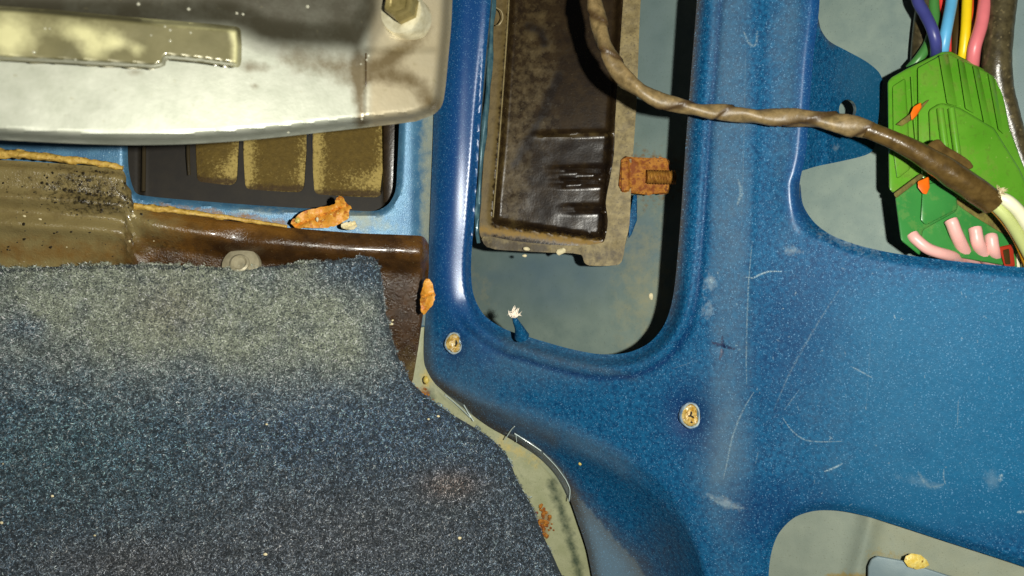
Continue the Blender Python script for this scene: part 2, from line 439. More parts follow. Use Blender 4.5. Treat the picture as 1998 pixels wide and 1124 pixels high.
# ramp of the alpha of scratches, so that they fade out to their sides and break up
def soft_alpha(m, sc=2500):
    nt = m.node_tree; N = nt.nodes; L = nt.links; b = N['Principled BSDF']
    a = N.new('ShaderNodeAttribute'); a.attribute_name = 'soft'
    n = N.new('ShaderNodeTexNoise'); n.inputs['Scale'].default_value = sc; tc = N.new('ShaderNodeTexCoord'); L.new(tc.outputs['Object'], n.inputs['Vector'])
    r = N.new('ShaderNodeMapRange'); r.inputs[1].default_value = .35; r.inputs[2].default_value = .6; L.new(n.outputs['Fac'], r.inputs[0])
    x = N.new('ShaderNodeMath'); x.operation = 'MULTIPLY'; L.new(a.outputs['Fac'], x.inputs[0]); L.new(r.outputs[0], x.inputs[1])
    L.new(x.outputs[0], b.inputs['Alpha'])
soft_alpha(M['scratch'])

# ------------------------------------------------------------------ main blue panel
PL = plane(1100, 562, .266, .42, -.08)
OPEN = sm([(966, -130), (958, 0), (948, 110), (939, 220), (932, 330), (925, 430), (919, 520), (924, 575), (945, 615), (985, 642), (1040, 660), (1110, 680), (1170, 691),
           (1225, 688), (1268, 668), (1297, 632), (1313, 580), (1322, 500), (1330, 400), (1338, 280), (1348, 150), (1360, 0), (1370, -130)], True, 6)
CREASE = sm([(822, 738), (900, 772), (1000, 812), (1100, 852), (1200, 898), (1280, 950), (1335, 1020), (1370, 1100), (1400, 1240)], False, 5)
DLINE = sm([(800, 752), (870, 800), (960, 845), (1050, 895), (1110, 950), (1190, 1040), (1250, 1110), (1300, 1240)], False, 5)
BEND = sm([(1606, -130), (1598, 20), (1588, 100), (1580, 200), (1572, 300), (1560, 360), (1562, 420)], False, 4)
CUT = sm([(2120, 530), (1998, 522), (1850, 508), (1750, 495), (1680, 480), (1625, 460), (1590, 435), (1567, 400), (1562, 360)], False, 5)
CUT2 = sm([(1500, 1240), (1500, 1120), (1506, 1075), (1520, 1040), (1550, 1010), (1590, 997), (1640, 997), (1700, 1010), (1850, 1058), (1998, 1106), (2120, 1150)], False, 5)
SEAM = sm([(850, -130), (846, 230), (840, 400), (834, 560), (827, 680), (829, 715), (842, 742), (890, 785), (950, 830), (1000, 858), (1050, 890), (1085, 925), (1108, 965), (1128, 1020), (1147, 1080), (1175, 1240)], False, 5)
TABEDGE = [(1562, 358), (1566, 340), (1592, 326), (1606, -130)]
RIVETS = [(885, 670, 15, 21, -8), (1347, 811, 20, 25, -12)]

def rel(px, py):
    """relief of the stamping, metres toward the camera"""
    h = np.zeros_like(np.asarray(px, float))
    d, _, _ = seg_dist(px, py, OPEN, True)
    left = ss(960-px, 0, 60)*ss(640-py, -20, 60)             # left jamb weight
    # rolled inner band on bottom and right
    band = -0.0052*(1-ss(d, 0, 30)) + 0.0005*np.exp(-((d-26)/13)**2)
    groove = -0.0010*np.exp(-((d-46)/5.5)**2)
    gr_w = 0.7+0.3*ss(py, 560, 660)
    hb = band*(0.35+.65*ss(py, 500, 640)) + groove*gr_w
    ridge = -.004 + .0001*d + .0000007*(np.clip(d, 0, 56)-28)**2*0 - .0001*1.7*9*np.logaddexp(0, (d-54)/9) - .005*(1-ss(d, 0, 14))
    h = h + hb*(1-left) + ridge*left
    # lower-left fold
    dc, sc, _ = seg_dist(px, py, CREASE); dd, sd, _ = seg_dist(px, py, DLINE)
    below = sc > 0
    pastD = sd > 0
    W_ = dc+dd
    fr = np.where(below, np.where(pastD, 1.0, dc/(dc+dd+1e-6)), 0.0)
    wloc = np.interp(px, [820, 1000, 1150, 1300, 1400], [12, 45, 80, 115, 120])
    soft = ss(fr)
    soft = 1-(1-fr)**1.5
    h = h - soft*wloc*K*.25*1.0
    h = h - 0.0013*np.exp(-(dc/8)**2)*ss(px, 930, 1050)*(1-ss(px, 1290, 1370))
    # vertical crease, bend of right edge
    xb = np.interp(py, [-130, 0, 300, 700, 1000], [1500, 1494, 1478, 1456, 1440])
    h = h + 0.0002*ss(px-xb, -5, 5)*(1-ss(py, 700, 900))
    bd = px - np.interp(py, BEND[:, 1], BEND[:, 0])
    wt = 1-ss(py, 380, 470)
    h = h + wt*(0.0010*np.exp(-((bd+16)/26)**2) - 0.0085*ss(bd, -18, 46))
    de, _, _ = seg_dist(px, py, CUT); h = h - 0.0022*np.exp(-(de/11)**2)
    de, _, _ = seg_dist(px, py, CUT2); h = h - 0.0016*np.exp(-(de/9)**2)
    ds, _, _ = seg_dist(px, py, SEAM); h = h - 0.0012*np.exp(-(ds/7)**2)
    for x, y, a, b, r in RIVETS:
        q = np.hypot((px-x)/a, (py-y)/b); h = h - 0.0016*np.exp(-(q/1.7)**2)
    h = h + 0.0007*(fbm(px, py, 190, 2)-.5)
    # cross dent
    h = h - .0003*np.exp(-((px-1410)/4)**2 - ((py-678)/24)**2) - .0003*np.exp(-((px-1410)/20)**2-((py-680)/4)**2)
    return h
def dpanel(px, py): return PL(px, py) - rel(np.asarray(px, float), np.asarray(py, float))

panel = thing('body_panel', P(1450, 1100, .25), 'large stamped metallic blue inner body panel with a tall rounded opening and scratched paint', 'car panel')
out = np.vstack([SEAM, CUT2, CUT, BEND[::-1][2:]])
def hole(x, y, a, b, r, n=20):
    t = np.arange(n)/n*2*math.pi; c, s = math.cos(math.radians(r)), math.sin(math.radians(r))
    return np.stack([x+a*np.cos(t)*c-b*np.sin(t)*s, y+a*np.cos(t)*s+b*np.sin(t)*c], -1)
f_dust_lit = lambda x, y: np.clip(.44*blob(x, y, 1425, 250, 60, 700)*ss(x, 1370, 1400)*(1-ss(x, 1445, 1485)) + .5*blob(x, y, 1400, 880, 45, 120)
    + .3*blob(x, y, 1000, 705, 230, 60) + .45*near(x, y, CREASE, 24)*ss(x, 830, 900)*(1-ss(x, 1150, 1300)) + .5*near(x, y, SEAM, 12)*ss(y, 350, 400)*(1-ss(y, 720, 760))
    + 1.0*ss(py_seam(x, y), 0, 1) + .35*blob(x, y, 1540, 100, 40, 330) + .22*blob(x, y, 1750, 800, 240, 260), 0, 1)
def py_seam(x, y):
    dd, sd, _ = seg_dist(x, y, DLINE); return (sd > 0)*1.0*ss(y, 880, 960)  # strip past DLINE: its lit look is put in as dust colour
f_brown = lambda x, y: np.clip(.5*near(x, y, DLINE, 20) + .8*near(x, y, SEAM, 16)*ss(y, 600, 720) + .5*near(x, y, [(850, 755), (1000, 822), (1080, 860)], 14)
    + .95*near(x, y, OPEN, 11)*ss(x, 1290, 1325) + .35*blob(x, y, 1290, 1090, 60, 90)
    + .35*near(x, y, [(980, 665), (1100, 705), (1240, 738)], 7), 0, 1)
f_pale = lambda x, y: np.clip(.7*blob(x, y, 1935, 940, 14, 22) + .65*blob(x, y, 1800, 940, 45, 9, 12) + .7*blob(x, y, 1420, 982, 40, 8, 20) + .5*blob(x, y, 1650, 470, 60, 14, 20)
    + .5*blob(x, y, 1385, 550, 14, 22) + .4*blob(x, y, 1380, 605, 14, 20) + .5*blob(x, y, 1545, 490, 20, 10), 0, 1)
f_teal = lambda x, y: np.clip(.9*ss(x, 1480, 1800)*(ss(y, 500, 600)*(1-ss(y, 1000, 1080))), 0, 1)  # panel's flash brightening toward the right, put into the colour
def f_gloss(x, y):
    d, _, _ = seg_dist(x, y, OPEN, True)
    bd = np.abs(x - np.interp(y, BEND[:, 1], BEND[:, 0]))
    return np.clip(np.exp(-((d-35)/45)**2)*ss(1000-x, 0, 60)*(1-.6*ss(y, 520, 700)) + .8*np.exp(-(bd/26)**2)*(1-ss(y, 400, 460)), 0, 1)
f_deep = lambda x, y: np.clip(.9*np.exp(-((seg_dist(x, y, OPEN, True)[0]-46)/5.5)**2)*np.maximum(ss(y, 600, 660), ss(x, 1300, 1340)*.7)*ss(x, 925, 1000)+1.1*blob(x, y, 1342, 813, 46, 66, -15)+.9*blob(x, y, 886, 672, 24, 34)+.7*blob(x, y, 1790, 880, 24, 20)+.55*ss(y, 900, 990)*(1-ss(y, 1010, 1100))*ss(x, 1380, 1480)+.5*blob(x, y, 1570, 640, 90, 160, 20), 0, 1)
PA = {'deep': f_deep, 'dust': f_dust_lit, 'brown': f_brown, 'pale': f_pale, 'teal': f_teal, 'gloss': f_gloss}
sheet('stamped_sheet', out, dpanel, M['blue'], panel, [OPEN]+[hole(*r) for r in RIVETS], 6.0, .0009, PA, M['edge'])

tab = np.vstack([sm([(1560, 335), (1592, 325), (1640, 315), (1688, 303), (1703, 293), (1709, 270), (1719, 182), (1722, 158), (1714, 140), (1690, 120), (1650, 98), (1618, 80), (1602, 58), (1597, 36)], False, 5), [(1588, 36), (1575, 200), (1560, 320)]])
PTAB = lambda x, y: dpanel(np.full_like(np.asarray(x, float), 1612.0)*0+np.minimum(x, 1612), y) + np.maximum(np.asarray(x, float)-1612, 0)*1.5e-4 + .0002
sheet('mounting_tab', tab, PTAB, M['blue'], panel, [hole(1654, 214, 17, 20, 0)], 7.0, .0010,
      {'dust': lambda x, y: .3*blob(x, y, 1690, 140, 60, 60), 'brown': lambda x, y: .7*near(x, y, [(1600, 40), (1625, 85)], 10), 'pale': lambda x, y: .8*blob(x, y, 1632, 288, 6, 5), 'teal': lambda x, y: .9*ss(x, 1600, 1700)}, M['edge'])

tube('rolled_edge', [(967, -100, .284), (961, 0, .284), (955, 130, .284), (945, 250, .284), (938, 320, .284), (934, 400, .284), (930, 450, .284), (934, 474, .285)], [5, 6, 5, 6, 4, 5, 4, 3], M['lip'], panel, 12, 10,
     disp=lambda s, th, u: .8*(vn(s*180+0*th, th*1.1)-.5))
# plugged screw holes
for i, (x, y, a, b, r) in enumerate(RIVETS):
    d = float(dpanel(np.array([x+a*1.4]), np.array([y]))[0])
    c = P(x, y, d+.0006); px_m = K*d
    n = np.array([.25 if i == 0 else .2, -1, .05])
    rim = disc('grommet', c, n, [(b*px_m*.98, -.0016), (b*px_m*1.04, .0002), (b*px_m*.98, .0006), (b*px_m*.88, .0003), (b*px_m*.85, -.0012)], M['clear'], panel, squash=.80, wob=.04)
    rim['label'] = ('small' if i == 0 else 'large')+' cracked yellow grommet plugging a screw hole'
    disc('plug', c, n, [(b*px_m*.9, -.0012), (b*px_m*.8, .0002), (b*px_m*.66, .0006), (b*px_m*.45, .0001), (b*px_m*.2, .0004)], M['plug'], rim, wob=.10, squash=.80)
    r2 = np.random.default_rng(i)
    for (ux, uy, vx, vy) in ([(2, -8, 0, 0), (0, 0, 7, 5), (0, 0, -4, 1), (1, 12, 3, 15)] if i else [(5, -6, 4, 6), (4, 0, 7, -2)]):
        pts = [(x+ux, y+uy, d-.0004), (x+(ux+vx)/2+1, y+(uy+vy)/2, d-.0004), (x+vx, y+vy, d-.0004)]
        tube('crack', pts, [1.2, 1.8, .8], M['black'], rim, 6, 3)

# scratches on the paint: shallow ribbons laid on the surface
def scratch(pts, w, st, dfn=dpanel, lift=.00007):
    q = sm(pts, False, 6); t = np.gradient(q, axis=0); t /= np.linalg.norm(t, axis=1)[:, None]+1e-9
    nrm = np.stack([-t[:, 1], t[:, 0]], -1); n = len(q)
    taper = np.sin(np.linspace(.15, math.pi-.15, n))**.5*w
    V = []; S = []
    for o_, s_ in ((-1, 0), (0, st), (1, 0)):
        p = q+nrm*(taper*o_)[:, None]
        V.append(P(p[:, 0], p[:, 1], dfn(p[:, 0], p[:, 1])-lift)); S.append(np.full(n, s_))
    V = np.vstack(V); F = [[k*n+i, k*n+i+1, (k+1)*n+i+1, (k+1)*n+i] for k in range(2) for i in range(n-1)]
    return V, F, np.concatenate(S)
SC = [([(1468, 470), (1460, 560), (1456, 700), (1457, 750)], 2.2, .55), ([(1455, 541), (1470, 542), (1480, 537), (1500, 530), (1525, 530)], 2.6, .95),
      ([(1471, 765), (1450, 800), (1430, 850), (1417, 910), (1411, 935)], 2.6, .6), ([(1527, 815), (1545, 840), (1570, 858), (1600, 862), (1645, 861)], 2.2, .6),
      ([(1608, 920), (1625, 914), (1645, 904)], 3, .95), ([(1638, 565), (1590, 640), (1540, 730), (1510, 800)], 3, .25), ([(1842, 915), (1841, 930), (1845, 945)], 2, .7),
      ([(1660, 715), (1680, 725), (1703, 738)], 2.4, .5), ([(1950, 940), (1955, 925)], 5, .8), ([(1370, 700), (1310, 720)], 1.5, .2),
      ([(1385, 545), (1390, 552)], 4, .9), ([(1984, 1000), (2000, 998)], 4, 1.), ([(1450, 60), (1470, 90), (1478, 60)], 4, .45), ([(1440, 350), (1446, 375), (1438, 400)], 5, .55),
      ([(1790, 920), (1815, 950), (1842, 945)], 6, .3), ([(1384, 968), (1410, 985), (1452, 992)], 5, .45), ([(1455, 85), (1452, 250), (1447, 440)], 1.6, .2),
      ([(1700, 640), (1690, 800)], 2, .12), ([(1870, 780), (1868, 830)], 2, .35), ([(1560, 760), (1530, 800)], 2, .3), ([(1590, 945), (1588, 930)], 2, .3), ([(1480, 880), (1474, 905)], 2, .35)]
for pts_ in ([(1388, 668), (1408, 674), (1434, 682)], [(1409, 655), (1410, 680), (1404, 702)]):
    v, f, a = scratch(pts_, 4.5, 1.6); o = obj('cross_mark', v, f, None if 0 else mk('dark_scuff', lin(6, 30, 70), None, 900, .5), panel, True, {'soft': a}); soft_alpha(o.data.materials[0])
r3 = np.random.default_rng(5)
for k in range(70):
    x = r3.uniform(1400, 1990); y = r3.uniform(500, 1000); a = r3.uniform(0, 6.28); l = r3.uniform(2, 9)
    SC.append(([(x, y), (x+l*math.cos(a), y+l*math.sin(a))], r3.uniform(1, 2.4), r3.uniform(.2, .8)))
Vs, Fs, Ss, b0 = [], [], [], 0
for s in SC:
    v, f, a = scratch(*s); Vs.append(v); Fs += [[b0+i for i in q] for q in f]; Ss.append(a); b0 += len(v)
o = obj('scratch_marks', np.vstack(Vs), Fs, M['scratch'], panel, True, {'soft': np.concatenate(Ss)}); o['kind'] = 'stuff'

# ------------------------------------------------------------------ outer skin far behind
BK = lambda x, y: plane(1250, 400, .306, .60, 0)(x, y) + .0012*(fbm(x, y, 260, 2)-.5)
fb = {'blue': lambda x, y: np.clip((.2+1.0*fbm(x, y, 50, 4))*(1.0*blob(x, y, 1050, 540, 150, 60))+.5*blob(x, y, 1250, 470, 60, 60)+.3*blob(x, y, 1280, 60, 60, 250)+.5*blob(x, y, 1930, 30, 400, 80)*0+.35*ss(x, 1960, 1990), 0, 1),
      'dust': lambda x, y: np.clip(.4*blob(x, y, 1260, 560, 60, 160)+.3*blob(x, y, 930, 600, 30, 80), 0, 1),
      'rust': lambda x, y: np.clip(.9*blob(x, y, 1256, 637, 6, 6)+.6*blob(x, y, 1262, 345, 75, 55)+0, 0, 1)*.9}
sheet('back_wall', [(780, -200), (2250, -200), (2250, 1300), (1150, 1300), (1000, 1000), (780, 760)], BK, M['back'], None, (), 14, .0009, fb); bpy.data.objects['back_wall']['kind'] = 'structure'; bpy.data.objects['back_wall']['label'] = 'dull grey green primed sheet seen behind the opening and behind the green connector'
V, F = merge([debris('s', (1272, 578), 7, float(BK(1272, 578)), None, seed=3, h=.15), debris('s', (1102, 213), 6, .2985, None, seed=4, h=.4)])
tag(obj('paint_dot', *debris('s', (1272, 578), 7, float(BK(1272., 578.)), None, seed=3, h=.15), M['pale'], None), 'pale round paint dot on the grey wall low in the tall opening', 'paint dot')

# ------------------------------------------------------------------ lamp housing inside the opening
hous = thing('plastic_housing', P(1080, 480, .30), 'grimy dark brown plastic housing mounted inside the tall opening', 'plastic housing')
HI = sm([(1000, -160), (994, 0), (985, 140), (974, 290), (962, 420), (966, 436), (1060, 452), (1165, 468), (1178, 462), (1184, 400), (1196, 250), (1212, 0), (1222, -160)], True, 4)
HP = plane(1080, 250, .292, .12, 0)
def dh(x, y):
    d, _, _ = seg_dist(x, y, HI, True); ins = inside(x, y, HI)
    h = np.where(ins, -0.0032*ss(d, 0, 12), 0.0006*np.exp(-((d-3)/4)**2))
    for (x0, x1, yy, a) in [(1030, 1205, 264, .0014), (1060, 1200, 331, .0010), (1060, 1195, 341, .0009), (1066, 1200, 352, .0009), (1066, 1195, 363, .001), (1080, 1190, 405, .0008), (1080, 1190, 414, .0008)]:
        yl = yy - (x-x0)*.03
        h = h + np.where(ins, a*np.exp(-((y-yl)/3.2)**2)*ss(x, x0, x0+40), 0)
    h = h + np.where(ins, .0003*(fbm(x, y, 30, 4)-.5)*ss(y, 250, 280), 0)
    return HP(x, y) - h
ho = np.vstack([[(985, -160), (968, 0)], [(955, 130), (946, 280), (936, 430), (936, 455), (945, 470), (990, 476), (1085, 482), (1186, 484), (1194, 440), (1200, 300), (1214, 180), (1222, 0), (1232, -160)]])
pol = np.array(ho)
gm = lambda x, y: np.clip(near(x, y, [(940, 448), (1060, 462), (1170, 476)], 8)*.9, 0, 1)
sheet('housing_pan', sm(pol, True, 3), dh, M['plastic'], hous, (), 5.0, .0012,
      {'dust': lambda x, y: np.clip(.85*(x < np.interp(y, [0, 420], [992, 958]))*1.0 + .25*blob(x, y, 1040, 130, 50, 160) + .35*blob(x, y, 1000, 330, 30, 110)+.25*near(x, y, [(1040, 270), (1200, 262)], 5), 0, 1),
       'dark': lambda x, y: np.clip(.75*ss(y, 262, 275)*inside(x, y, HI)*ss(x, 1010, 1060)*fbm(x, y, 22, 3)*1.6 + .8*near(x, y, [(1030, 50), (1055, 60), (1062, 85)], 9)+.8*near(x, y, [(1090, 150), (1060, 220), (1005, 320)], 10) + .35*blob(x, y, 1130, 120, 60, 110)+.7*near(x, y, [(945, 457), (1070, 474)], 4), 0, 1),
       'gold': gm})
tube('edge_highlight', [(x, y, float(HP(x, y))-.0008) for x, y in [(996, -100), (993, 0), (984, 140), (973, 290), (962, 424)]], [1.6]*5, M['flange'], hous, 8, 8)  # thin lighter tube added as the highlight along the pan's inner edge
# side flange (seal) with foot
fl = sm([(1228, -160), (1216, 0), (1208, 120), (1200, 240), (1198, 300), (1190, 350), (1182, 395), (1186, 430), (1182, 460), (1175, 474), (1100, 479), (1000, 470), (942, 462), (950, 482), (1000, 489), (1080, 493), (1134, 497), (1140, 512), (1150, 518), (1205, 517), (1214, 508), (1220, 475), (1228, 440), (1232, 350), (1242, 200), (1250, 0), (1262, -160)], True, 3)
FP = lambda x, y: HP(x, y)-.0016+.0009*(fbm(x, y, 26, 3)-.5)
sheet('sealing_flange', fl, FP, M['flange'], hous, (), 6, .0025, {'dark': lambda x, y: np.clip(.8*near(x, y, [(942, 476), (1060, 486)], 12)+.4*blob(x, y, 1170, 500, 60, 14)+.2, 0, 1)})
for (x0, y0, x1, y1, r) in [(1203, 248, 1205, 262, 5), (1187, 334, 1194, 334, 4), (1188, 350, 1193, 350, 4), (1176, 414, 1186, 414, 4.5)]:
    tube('clip_nub', [(x0-3, y0, .2915), ((x0+x1)/2, (y0+y1)/2, .2900), (x1+4, y1, .2915)], [r*.7, r, r*.6], M['plastic'], hous, 8, 3)
o = obj('drip', *debris('s', (1102, 213), 6, .2978, None, seed=4, h=.7), M['pale'], hous)
# bits of fluff on its lower lip
bits = [debris('b', (x, y), s, .2885, None, seed=k, elong=1.6, rot=r) for k, (x, y, s, r) in enumerate([(1028, 486, 4, 10), (1094, 491, 6, -20), (1024, 499, 3, 0), (1100, 487, 3, 40)])]
V, F = merge(bits); obj('fluff_crumb', V, F, M['pale'], None)
tag(bpy.data.objects['fluff_crumb'], 'pale crumbs stuck on the bottom edge of the brown plastic housing', 'debris', kind='stuff')

# blue tongue behind the flange
t = slab('blue_bracket_edge', [(1236, 380), (1243, 380), (1243, 430), (1232, 458), (1226, 466), (1228, 420)], plane(1235, 420, .2975), .002, M['blue'], None, .0004)
tag(t, 'small dark blue metal edge behind the housing flange below the rusty clip', 'bracket')

# rusty clip nut with threaded stud
rc = thing('rusty_clip', P(1258, 382, .285), 'rusty orange spring clip with a threaded stud at the right side of the plastic housing', 'clip')
CP = plane(1258, 345, .2865, .1, 0)
sheet('clip_plate', [(1212, 312), (1224, 306), (1262, 308), (1300, 309), (1304, 318), (1306, 340), (1305, 368), (1300, 376), (1262, 380), (1235, 377), (1214, 375), (1207, 362), (1210, 335)],
      lambda x, y: CP(x, y) - .0016*(1-ss(x, 1222, 1232)) - .0020*(fbm(x, y, 12, 3)-.5) + .001*ss(y, 360, 380), M['rust'], rc, (), 3.5, .0018)
slab('fold', [(1212, 316), (1226, 314), (1228, 372), (1212, 373)], plane(1220, 345, .2845), .0018, M['rust'], rc, .0004)
tube('stud', [(1262, 345, .2830), (1290, 346, .2828), (1318, 346, .2826)], 13, M['stud'], rc, 18, 26,
     disp=lambda s, th, u: .11*np.sin(2*math.pi*s/.00095 + th))

# cavity spike with torn white thread
sp = thing('metal_barb', P(1008, 652, .262), 'little pointed blue metal barb on the bottom rim of the tall opening', 'metal barb')
def cone(pts_r, mat, nm, parent): return tube(nm, [p[:3] for p in pts_r], [p[3] for p in pts_r], mat, parent, 10, 5)
cone([(1018, 656, .2700, 15), (1013, 640, .2670, 9), (1006, 626, .2640, 6), (1002, 614, .2625, 3)], M['blue'], 'barb', sp)
fibs = []
r4 = np.random.default_rng(11)
th = thing('white_thread', P(1003, 616, .262), 'frayed tuft of white thread caught on the tip of the blue barb', 'thread')
def strand_set(c, n, L, seed, d, lean=(0, -1)):
    r = np.random.default_rng(seed); Vs, Fs, b = [], [], 0
    for k in range(n):
        a = math.atan2(lean[1], lean[0]) + r.normal(0, .8); l = L*r.uniform(.4, 1)
        p0 = np.array(c)+r.normal(0, 2.5, 2); p1 = p0+l*.5*np.array([math.cos(a), math.sin(a)]); a2 = a+r.normal(0, .7); p2 = p1+l*.5*np.array([math.cos(a2), math.sin(a2)])
        w_ = r.uniform(.8, 1.6); nn = np.array([-math.sin(a), math.cos(a)])
        pts = [p0-nn*w_, p0+nn*w_, p1+nn*w_*.8, p1-nn*w_*.8, p2]
        dd = d-r.uniform(0, .003); dv = [dd, dd, dd-.0008, dd-.0008, dd-r.uniform(-.001, .002)]
        Vs.append(P([p[0] for p in pts], [p[1] for p in pts], np.array(dv))); Fs += [[b, b+1, b+2, b+3], [b+3, b+2, b+4]]; b += 5
    return np.vstack(Vs), Fs
obj('thread_tuft', *strand_set((1003, 616), 34, 22, 3, .2625, (.1, -1)), mk('white_thread', lin(240, 225, 205), None, 10, .6), th)

# ------------------------------------------------------------------ brown ledge
TOPB = sm([(-160, 306), (0, 312), (100, 318), (180, 324), (238, 332), (246, 345), (247, 360), (256, 372), (258, 388), (264, 400), (275, 404), (400, 424), (520, 440), (620, 449), (700, 455), (800, 459), (826, 462), (836, 476)], False, 4)
BP = plane(836, 460, .268, -.20, -.30)
def topy(x): return np.interp(x, TOPB[:, 0], TOPB[:, 1])
def db(x, y):
    x = np.asarray(x, float); y = np.asarray(y, float)
    t = y - topy(np.clip(x, -160, 828))
    wl = 1-ss(x, 230, 300)                                 # left stepped part
    hL = .0035*ss(t, 0, 14) - .0028*ss(t, 48, 66)+.0016*np.exp(-((t-60)/8)**2)*0 + .0050*ss(t, 66, 84) - .0030*ss(t, 90, 112) + .0040*ss(t, 112, 132)
    hL = .0028*ss(t, 0, 20) + .0022*np.exp(-((t-72)/13)**2) - .0010*np.exp(-((t-97)/11)**2) + .0020*np.exp(-((t-124)/14)**2) - .002*ss(t, 130, 200)
    hR = .0050*np.sin(np.clip(t/38, 0, 1)*math.pi/2) - .0045*ss(t, 30, 75)
    dent = -.0022*blob(x, y, 470, 462, 45, 22)*1.0
    e = 836 - x
    hE = -.004*(1-ss(e, 0, 16))
    h = wl*hL + (1-wl)*(hR+dent) + hE + .0004*(fbm(x, y, 30, 3)-.5)
    return BP(x, y) - h
bo = np.vstack([TOPB, [(837, 520), (834, 560), (826, 610), (816, 680), (806, 740), (790, 775), (740, 780), (600, 700), (-160, 700)]])
ledge = thing('sill_ledge', P(420, 520, .26), 'glossy dirty brown coated metal ledge above and beside the carpet edge', 'sill')
sheet('ledge_sheet', bo, db, M['brown'], ledge, (), 5.5, .0012,
      {'grey': lambda x, y: np.clip(.95*(1-ss(x+1.2*(y-400), 230, 480)) + .35*blob(x, y, 330, 430, 70, 30)+.45*blob(x, y, 800, 720, 30, 40), 0, 1),
       'orange': lambda x, y: np.clip(.8*near(x, y, [(300, 412), (450, 440), (560, 450)], 14)+.6*blob(x, y, 360, 460, 90, 30)+.3*blob(x, y, 60, 480, 160, 20)+.5*blob(x, y, 130, 500, 160, 14)+.5*ss(x, 740, 830)*(1-ss(y, 470, 560))+.4*blob(x, y, 590, 457, 60, 7), 0, 1),
       'dark': lambda x, y: np.clip(.8*blob(x, y, 440, 480, 50, 18)+.6*ss(x, 400, 460)*ss(y-topy(x), 40, 60)*(1-.6*ss(x, 780, 835)), 0, 1),
       'spots': lambda x, y: np.clip(.46*(blob(x, y, 160, 360, 130, 50)+.8*blob(x, y, 200, 400, 80, 25)+.6*blob(x, y, 330, 480, 60, 30)), 0, .55)})
# dark spots as thin tar flecks
r5 = np.random.default_rng(21); fl_ = []
for k in range(230):
    if k < 190: x, y = r5.normal(170, 75), r5.normal(368, 30)
    else: x, y = r5.uniform(0, 420), r5.uniform(400, 500)
    if y < topy(x)+6 or x > 250+(y-400)*(y > 400)*2 or x < -20: continue
    fl_.append(debris('f', (x, y), r5.choice([1.2, 1.8, 2.6, 3.6], p=[.35, .35, .2, .1]), float(db(np.array([x]), np.array([y]))[0])-.00002, None, seed=k, h=.12))
V, F = merge(fl_); o = obj('tar_flecks', V, F, mk('tar_fleck', lin(34, 27, 10), None, 10, .45), ledge); o['kind'] = 'stuff'
fl_ = []
for k, (x, y, s) in enumerate([(260, 421, 5), (47, 422, 4), (78, 428, 4), (252, 471, 4), (210, 327, 3), (763, 632, 5), (766, 625, 3), (300, 470, 2), (130, 482, 2)]):
    fl_.append(debris('f', (x, y), s*.6, float(db(np.array([x]), np.array([y]))[0]), None, seed=k+50, h=.4, elong=1.4))
V, F = merge(fl_); tag(obj('dirt_crumb', V, F, M['pale']), 'pale yellowish grit scattered on the brown ledge', 'debris', kind='stuff')

# ------------------------------------------------------------------ blue side wall with vent opening
VP = plane(850, 400, .284, -.25, -.12)
VENT = sm([(247, -60), (247, 120), (249, 270), (251, 330), (262, 372), (275, 381), (400, 393), (550, 404), (690, 411), (735, 411), (758, 398), (771, 374), (775, 330), (779, 240), (784, 100), (788, -60)], True, 4)
def dv(x, y):
    d, _, _ = seg_dist(x, y, VENT, True)
    h = -.0022*(1-ss(d, 0, 10)) + .0004*(fbm(x, y, 150, 2)-.5)
    return VP(x, y) - h + .005*ss(x, 800, 860)
side = thing('side_wall', P(500, 470, .27), 'brightly lit metallic blue sheet metal framing the rectangular vent below the aluminium bracket', 'car panel')
sheet('vent_sheet', [(-160, -100), (862, -100), (860, 300), (856, 520), (850, 640), (700, 640), (-160, 640)], dv, M['litblue'], side, [VENT], 7, .0009,
      {'dust': lambda x, y: np.clip(.85*ss(x, 812, 832)+.7*blob(x, y, 700, 420, 40, 9)+.6*blob(x, y, 720, 440, 50, 14)*.8+.5*blob(x, y, 520, 412, 60, 5), 0, 1),
       'brown': lambda x, y: np.clip(.5*near(x, y, [(300, 398), (500, 425), (560, 436)], 6), 0, 1)}, M['edge'])
# yellow sealant beads
tube('sealant_bead', [(x, y, float(db(np.array([x*1.]), np.array([topy(x)+14]))[0])-.0002) for x, y in [(-40, 298), (40, 302), (120, 310), (200, 320), (240, 328)]], [10, 8, 7, 6, 5], M['glue'], side, 12, 14,
     disp=lambda s, th, u: .8*(vn(s*700+0*th, th*1.4)-.5))
tube('sealant_bead', [(x, y, float(db(np.array([x*1.]), np.array([topy(x)+14]))[0])+.0005) for x, y in [(262, 402), (330, 410), (400, 419), (480, 430), (560, 442)]], [6, 6, 5, 4, 3], M['glue'], side, 12, 14,
     disp=lambda s, th, u: .8*(vn(s*700+0*th, th*1.4)-.5))

